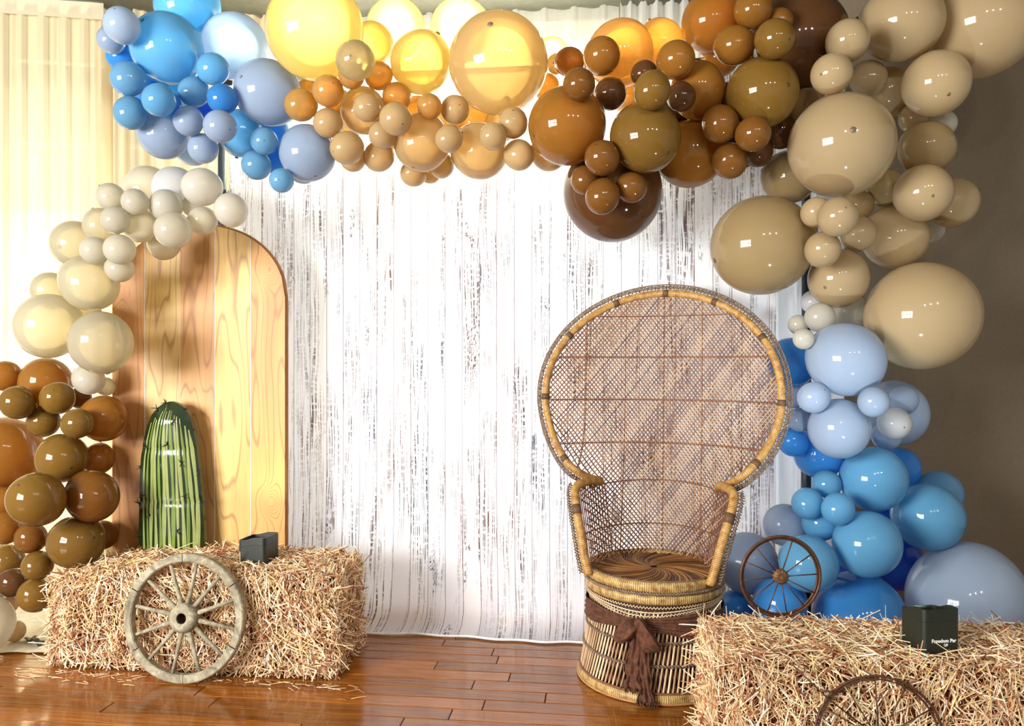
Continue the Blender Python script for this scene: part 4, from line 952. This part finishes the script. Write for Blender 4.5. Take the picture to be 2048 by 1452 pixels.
BAL = [
 # upper blue
 (244,51,36,1,'pb','b1',(231,23)), (222,80,27,2,'gb','b1'), (334,97,71,1,'lb','large light blue balloon with a dark tip at the curtain end of the garland',(290,52)), (375,12,64,3,'lb','large light blue balloon half behind the other large light blue one'),
 (470,93,66,2,'pb','large whitish blue balloon just beside the giant yellow one'), (426,138,32,0,'lb','b2'), (246,112,33,2,'mb','b1'), (257,158,35,1,'sb','b1'), (261,226,33,1,'sb','b1'),
 (318,200,33,0,'lb','b2',(339,181)), (334,208,28,2,'mb','b2'), (388,184,31,1,'sb','b2'), (445,198,30,1,'mb','b2'), (537,186,67,1,'gb','large grey-blue balloon overlapping the giant yellow one',(488,162)), (377,242,30,1,'gb','b3'),
 (440,253,33,0,'gb','b3',(459,257)), (406,297,30,1,'gb','b3'), (328,268,51,2,'gb','large grey-blue balloon at the low curtain end of the upper blue cluster'), (385,297,35,3,'pb','b3'), (482,266,46,2,'lb','b3'),
 (528,282,28,0,'sb','b3',(528,281)), (513,330,30,1,'sb','b3'), (563,361,25,0,'sb','b4',(557,359)), (615,306,57,1,'gb','large grey-blue balloon hanging next to the peach cluster',(630,350)), (606,337,31,3,'gb','b4'), (549,318,30,2,'mb','b4'),
 (298,178,38,3,'mb','b2'), (365,168,46,3,'lb','b2'), (420,215,38,3,'db','b2'), (545,262,34,3,'mb','b4'),
 # yellow and peach
 (630,61,98,1,'ye','giant yellow balloon beside the whitish blue one'), (791,60,62,3,'ly','large pale yellow balloon behind the yellow ones'), (746,86,42,2,'ye','y1'), (711,121,40,0,'ly','y1',(701,113)), (757,152,29,1,'og','y1'), (703,151,27,1,'og','y1'),
 (842,125,62,1,'ye','large yellow balloon beside the giant peach one'), (922,60,63,3,'ly','large pale yellow balloon half behind the giant peach one'), (997,127,101,1,'pe','giant peach balloon with a dark tip in the top of the garland',(981,57)), (1103,106,33,3,'ly','n1'), (1114,128,21,2,'pe','n1'),
 (656,182,32,0,'og','y1',(666,166)), (602,210,33,0,'og','b4',(574,220)), (616,180,23,2,'og','b4'), (656,246,30,1,'be','b4'), (727,222,47,2,'pe','y2',(735,266)), (735,216,29,0,'be','y2',(710,208)), (794,193,29,1,'og','y2'), (791,238,33,0,'be','y2',(805,247)),
 (765,270,28,1,'be','y4'), (694,296,34,0,'be','y4',(668,304)), (706,318,26,2,'be','y4'), (758,313,31,1,'be','y4'), (859,213,26,1,'og','y3'), (910,219,29,0,'be','y3',(919,210)), (844,285,58,1,'pe','large peach balloon with a dark tip low in the peach cluster',(827,332)),
 (836,232,40,3,'og','y2'), (898,278,28,0,'be','y3'), (958,302,58,1,'pe','large peach balloon under the giant peach one'), (952,248,42,3,'og','y3'), (986,273,28,0,'be','y3'), (1026,246,31,0,'be','y3',(1026,222)), (1038,310,32,0,'be','y3'),
 (1098,305,38,3,'be','y4'), (827,347,27,2,'be','y4'), (883,331,26,2,'be','y4'), (860,346,22,3,'be','y4'), (680,210,30,3,'og','y2'),
 (690,252,33,3,'pe','y2'), (775,266,34,3,'pe','y2'), (880,256,36,3,'pe','y3'), (1002,250,34,3,'pe','y3'),
 # brown
 (1240,108,68,2,'og','large orange balloon behind the small brown ones'), (1322,86,47,3,'og','n4'), (1139,124,30,1,'am','n1'), (1203,112,38,1,'am','n1',(1215,83)), (1158,169,33,0,'br','n1',(1136,186)), (1220,188,33,1,'dk','n2'), (1134,252,79,1,'am','large amber brown balloon touching the peach cluster',(1068,268)),
 (1288,147,27,2,'dk','n2'), (1351,120,39,0,'am','n2'), (1304,181,38,0,'ol','n2'), (1362,193,30,1,'dk','n2'), (1290,275,72,1,'ol','large olive brown balloon over the hanging dark brown one',(1332,305)), (1395,180,56,2,'am','large amber balloon in the middle of the brown cluster',(1399,126)),
 (1423,44,60,2,'am','large amber balloon at the top of the brown cluster'), (1506,18,39,1,'am','n4'), (1468,91,40,0,'am','n4'), (1549,78,40,0,'ol','n4',(1576,82)), (1560,42,26,2,'br','n4'), (1595,84,100,3,'dk','giant dark brown balloon touching the tan column at the top'),
 (1524,186,72,1,'ol','large olive brown balloon under the two small amber ones',(1571,176)), (1440,248,38,1,'br','n2'), (1506,268,36,0,'br','n5',(1529,262)), (1560,264,34,2,'dk','n5'), (1459,322,36,1,'br','n5'), (1515,303,31,2,'dk','n5'), (1380,308,69,2,'am','large amber brown balloon beside the hanging dark one'),
 (1225,384,101,2,'dk','giant dark brown balloon hanging lowest over the backdrop'), (1204,316,36,0,'br','n3',(1192,291)), (1171,361,30,1,'br','n3'), (1205,393,36,0,'br','n3',(1197,424)), (1262,375,32,1,'br','n3'), (1398,255,45,3,'dk','n2'),
 (1246,176,46,3,'og','n2'), (1182,205,33,3,'am','n1'), (1332,218,40,3,'dk','n2'), (1446,205,40,3,'dk','n2'), (1482,300,38,3,'dk','n5'), (1440,112,40,3,'am','n4'), (1092,174,28,3,'og','n1'), (1262,325,40,3,'dk','n3'),
 # tan column
 (1803,45,78,1,'ta','large tan balloon at the top beside the giant tan one'), (1962,48,107,1,'ta','giant tan balloon high against the taupe wall'), (1695,82,43,1,'ta','t1'), (1663,148,41,0,'ta','t1',(1644,146)), (1737,157,36,1,'ta','t1',(1766,172)), (1776,185,50,3,'ta','t1'), (1872,167,65,0,'ta','large tan balloon with a dark tip under the giant one by the wall',(1894,191)),
 (1827,238,29,2,'ta','t2'), (1884,248,28,3,'cr','t2'), (1682,291,105,1,'ta','giant tan balloon where the brown cluster meets the tan column',(1703,265)), (1853,296,54,1,'ot','t2'), (1846,386,57,0,'ta','large tan balloon with a small tip on the wall side of the tan column',(1863,393)), (1904,406,50,2,'ta','t2'),
 (1578,354,54,2,'ot','large deeper tan balloon half behind the giant tan one'), (1612,218,42,3,'ot','t4'), (1772,376,38,2,'ot','t3'), (1632,425,31,1,'ta','t3'), (1675,434,40,0,'ta','t3',(1690,417)), (1718,410,29,2,'ot','t3'), (1717,468,35,1,'ta','t3'), (1645,499,36,0,'ta','t3'),
 (1790,475,64,2,'ta','large tan balloon above the giant one at the foot of the tan column'), (1524,491,101,1,'ot','giant tan balloon hanging over the wicker chair back',(1435,516)), (1677,557,60,1,'ta','large tan balloon with a dark tip above the cream ones',(1653,573)), (1844,632,110,1,'ta','giant tan balloon against the wall over the blue column'), (1862,460,26,3,'cr','t2'),
 (1700,624,38,2,'cr','t5'), (1640,635,30,1,'cr','t5'), (1596,649,20,1,'cr','t5'), (1607,678,21,0,'cr','t5'), (1626,604,24,3,'wh','t5'),
 # lower blue column
 (1691,719,76,1,'pb','large pale blue balloon at the top of the lower blue column'), (1584,724,50,2,'mb','r3'), (1627,795,32,0,'pb','r1',(1648,780)), (1586,792,25,2,'gb','r3'), (1599,840,25,2,'gb','r3'), (1678,857,61,1,'pb','large pale blue balloon under the topmost pale blue one'),
 (1747,804,31,0,'pb','r1'), (1807,800,29,1,'pb','r5'), (1789,847,33,0,'wh','small white balloon with a dark tip among the pale blue ones',(1806,854)), (1790,825,65,2,'pb','large pale blue balloon behind the small white one'), (1773,872,29,1,'pb','r5'),
 (1638,905,52,3,'mb','r2'), (1586,884,30,3,'mb','r3'), (1747,958,66,1,'lb','large light blue balloon in the middle of the lower blue column'), (1798,936,42,3,'mb','r5'), (1877,988,47,3,'sb','r5'), (1856,1034,68,1,'lb','large light blue balloon on the wall side of the lower blue column',(1919,1048)),
 (1653,968,29,2,'lb','r2'), (1615,1007,32,1,'lb','r2'), (1676,1018,33,0,'lb','r2'), (1640,1046,36,2,'lb','r2'), (1570,1050,43,3,'pb','r4'), (1734,1088,67,1,'lb','large light blue balloon above the one lying on the floor'), (1616,1127,58,1,'lb','large light blue balloon right behind the metal wheel'),
 (1494,1126,62,2,'gb','large grey-blue balloon between the wicker chair and the metal wheel'), (1560,1206,54,2,'mb','r4'), (1474,1222,42,3,'mb','r4'), (1720,1236,92,2,'mb','giant mid blue balloon lying on the floor behind the hay bale'), (1934,1203,117,1,'pb','giant pale blue balloon lying on the floor against the wall'),
 (1790,1125,56,3,'db','r5'), (1690,1148,31,3,'db','r2'), (1775,1030,36,3,'db','r2'),
 # ivory balloons
 (296,384,51,3,'iv','large ivory balloon behind the small ones over the arch panel'), (350,378,45,3,'wh','c1'), (404,374,39,0,'cr','c1'), (222,394,28,1,'iv','c2'), (270,404,27,1,'iv','c2'), (332,411,33,1,'cr','c1'), (462,420,34,0,'cr','c1'), (405,441,29,1,'iv','c1'), (386,412,22,2,'cr','c1'),
 (231,440,28,1,'iv','c2'), (281,452,34,1,'iv','c2'), (346,460,37,0,'iv','c1'), (328,487,33,2,'iv','c1'), (239,499,31,0,'iv','c2'), (189,501,28,1,'iv','c2'), (239,537,28,1,'iv','c2'), (150,488,47,2,'gi','large ivory balloon glowing against the pleated curtain'), (203,452,36,2,'gi','c2'),
 (178,566,57,1,'gi','large ivory balloon above the two lowest big ivory ones'), (102,582,38,3,'gi','c3'), (98,652,65,1,'gi','large ivory balloon low against the pleated curtain'), (202,685,62,0,'gi','large ivory balloon touching the edge of the wooden arch panel'), (177,759,31,1,'cr','c3'), (211,773,19,2,'cr','c3'), (172,630,30,3,'gi','c3'),
 # brown column by the curtain
 (10,752,31,2,'am','l1'), (92,766,51,2,'am','l1'), (35,805,34,0,'ol','l1'), (115,796,34,0,'ol','l1',(108,781)), (160,796,22,2,'br','l1'), (207,837,47,1,'am','large amber brown balloon against the wooden arch panel'), (87,843,32,1,'ol','l1'), (155,847,31,0,'ol','l1'),
 (12,905,72,3,'am','large amber balloon at the outer side of the brown column'), (124,916,50,1,'ol','large olive brown balloon with a dark tip under the small brown ones',(139,936)), (197,917,31,3,'am','l2'), (73,999,55,0,'ol','large olive brown balloon in the middle of the brown column',(43,970)), (184,992,52,1,'br','large brown balloon beside the wooden arch panel'),
 (10,1056,33,1,'am','l2'), (62,1076,31,1,'br','l2'), (153,1083,55,2,'ol','large olive brown balloon just above the end of the hay bale',(182,1079)), (204,1070,30,3,'br','l3'), (14,1120,33,2,'ol','l4'), (75,1131,30,1,'ol','l3'), (25,1164,30,2,'dk','l4'), (72,1190,35,1,'ol','l3'),
 (-36,1248,60,0,'cr','large cream balloon resting on the floor cloth'), (18,1209,18,2,'ta','l4'), (29,1262,21,2,'ta','l4'), (6,1003,30,2,'am','l2'),
]
def sizeword(r): return 'tiny' if r < 24 else 'small' if r < 36 else 'medium-sized' if r < 50 else 'large' if r < 84 else 'giant'
todo = []
def ylim(x, y, r):                                   # how far back a balloon may reach
    if x - r > 1705: return 4.05
    if x > 1632: return 3.535 if x - r > 1640 else 3.49
    if x + r > 455 and y < 1300: return 3.43 if (y + r > 150) else 3.9
    if x + r > 226 and y + r > 455: return 3.19
    return 3.8
FLOOR = {(1720, 1236): 0.002, (1934, 1203): 0.002, (-36, 1248): 0.011, (29, 1262): 0.011}      # lie on the floor or on its cloth
SET = {(153, 1083): 3.18, (204, 1070): 3.36}                                                    # rest against the end of the hay bale
NB = len(BAL); POS = np.zeros((NB, 3)); AX = np.zeros((NB, 3)); RAD = np.zeros(NB); DD = np.zeros(NB); STR = np.zeros(NB); DIR = np.zeros((NB, 3))
order = sorted(range(NB), key=lambda i: (0 if BAL[i][:2] in FLOOR or BAL[i][:2] in SET else 1, -BAL[i][3], -BAL[i][2]))
def axis_for(i, tx, ty, fw):
    vd = -Vector(DIR[i]).normalized(); rv = Vector((0, 0, 1)).cross(vd).normalized(); upv = vd.cross(rv)
    return np.array((vd * fw + rv * tx - upv * ty).normalized())
def free_axis(rt):
    a = rt.uniform(0, 2 * PI); fw = rt.uniform(0.35, 0.85); s_ = math.sqrt(1 - fw * fw); return s_ * math.cos(a), s_ * math.sin(a), fw
for i, b in enumerate(BAL):
    x, y, r = b[:3]; DIR[i] = np.array(at(x, y, 1.0)) - np.array((0, 0, H)); rt = random.Random(i * 13 + 5)
    if len(b) > 6:
        tx, ty = (b[6][0] - x) / r, (b[6][1] - y) / r; n2 = tx * tx + ty * ty
        if n2 > 0.93: k = math.sqrt(0.93 / n2); tx *= k; ty *= k; n2 = 0.93
        fw = math.sqrt(1 - n2)
    else: tx, ty, fw = free_axis(rt)
    AX[i] = axis_for(i, tx, ty, fw); STR[i] = 1.0 + 0.05 * rt.random()
def ext(ax, R, st, u):                               # reach of a balloon in the directions u
    c = np.sum(ax * u, axis=-1); sz = R * st * np.where(c < 0, 1.05, 1.0); sx2 = (R * R) * (2 - st)
    return np.sqrt(sx2 * (1 - c * c) + sz * sz * c * c)
def gaps(i, d, others):
    R = BAL[i][2] / F * d * 0.985; p = np.array((0, 0, H)) + DIR[i] * d; v = POS[others] - p; D = np.linalg.norm(v, axis=1); u = v / D[:, None]
    g_ = D - ext(AX[i][None], R, STR[i], u) - ext(AX[others], RAD[others], STR[others], -u)
    return g_ + 0.004 + 0.010 * np.minimum(R, RAD[others]), p, R      # latex gives a few millimetres where two press together
def put(i, d): DD[i] = d; RAD[i] = BAL[i][2] / F * d * 0.985; POS[i] = np.array((0, 0, H)) + DIR[i] * d
def fits(i, p, R): return p[1] + R <= ylim(*BAL[i][:3]) and p[2] - R * 1.04 > 0.004
done = []
for i in order:
    b = BAL[i]; x, y, r, lay = b[:4]; key = b[:2]
    if key in FLOOR: d = (H - FLOOR[key]) / ((y - CY) / F + r / F * 1.0)
    elif key in SET: d = SET[key]
    else:
        d = 3.02 + 0.10 * lay + (0.12 if x > 1560 and y > 560 else 0) + (0.16 if x < 260 and y > 700 else 0)
        lo, hi = 0.0, 9.0                            # what the photograph shows in front stays in front
        for j in done:
            q = BAL[j]
            if math.hypot(q[0] - x, q[1] - y) < q[2] + r - 5 and q[3] != lay:
                if q[3] > lay: hi = min(hi, DD[j])
                else: lo = max(lo, DD[j])
        if d <= lo: d = lo + 0.45
        while d > 2.5:
            if done: g_, p, R = gaps(i, d, np.array(done))
            else: R = r / F * d * 0.985; p = np.array((0, 0, H)) + DIR[i] * d; g_ = np.array([1.0])
            if d < hi and fits(i, p, R) and g_.min() >= 0: break
            d -= 0.004
    put(i, d); done.append(i)
ALL = np.arange(NB)
for _ in range(3):                                   # slide balloons that touch nothing along to the nearest neighbour
    for i in order:
        key = BAL[i][:2]
        if key in FLOOR or key in SET: continue
        oth_ = ALL[ALL != i]; g0 = gaps(i, DD[i], oth_)[0].min()
        if g0 < 0.007: continue
        cand = []; best = (g0, DD[i])
        for sgn in (1, -1):
            d = DD[i]
            while 2.55 < d < DD[i] + 0.6:
                d += sgn * 0.004; g_, p, R = gaps(i, d, oth_)
                if not fits(i, p, R) or g_.min() < 0: break
                if g_.min() < best[0]: best = (g_.min(), d)
                if g_.min() < 0.005: cand.append((abs(d - DD[i]), d)); break
        put(i, min(cand)[1] if cand else best[1])
for i, b in enumerate(BAL):                          # turn a hidden knot away where it would stick into a neighbour
    if len(b) > 6: continue
    def knot_room(ax):
        q = POS[i] - ax * RAD[i] * STR[i] * 1.09; oth_ = ALL[ALL != i]; v = POS[oth_] - q; D = np.linalg.norm(v, axis=1)
        return (D - ext(AX[oth_], RAD[oth_], STR[oth_], -v / D[:, None])).min()
    rt = random.Random(i * 17 + 3); c = [(min(knot_room(AX[i]), 0.0), AX[i])]
    if c[0][0] < -0.002:
        for _ in range(40):
            a_ = axis_for(i, *free_axis(rt)); c.append((knot_room(a_), a_))
        AX[i] = max(c, key=lambda q: q[0])[1]
for i in sorted(range(NB), key=lambda i: (-BAL[i][3], -BAL[i][2])):
    b = BAL[i]; R = RAD[i]; st_ = STR[i]
    o = link('balloon', BODY[b[4]]); o.rotation_mode = 'QUATERNION'; o.rotation_quaternion = Vector(AX[i]).to_track_quat('Z', 'Y')
    o.location = POS[i]; o.scale = (R * (2 - st_) ** 0.5, R * (2 - st_) ** 0.5, R * st_)
    todo.append((o, b[5], b[2], b[4]))
    if len(b) > 6: link('tip', TIP[b[4]], o)
    link('knot', KNOT[b[4]], o)

NUM = ['', 'one', 'two', 'three', 'four', 'five', 'six', 'seven', 'eight', 'nine', 'ten']
ORD = ['', 'highest', 'second highest', 'third highest', 'fourth highest', 'fifth highest', 'sixth highest', 'seventh highest', 'eighth highest', 'ninth highest']
sets = {}
for o, lab, r, c in todo:
    if lab in Z: sets.setdefault((sizeword(r), PAL[c][1], lab), []).append(o)
    else: tag(o, lab, 'balloon')
for (s_, c_, z_), os_ in sets.items():
    os_.sort(key=lambda o: -o.location.z); n = len(os_)
    for k, o in enumerate(os_):
        if n == 1: tag(o, '%s %s balloon %s' % (s_, c_, Z[z_]), 'balloon')
        else: tag(o, '%s of the %s %s %s balloons %s' % ('lowest' if k == n - 1 else ORD[k + 1], NUM[n], s_, c_, Z[z_]), 'balloon', '%s %s balloons %s' % (s_, c_, Z[z_]))
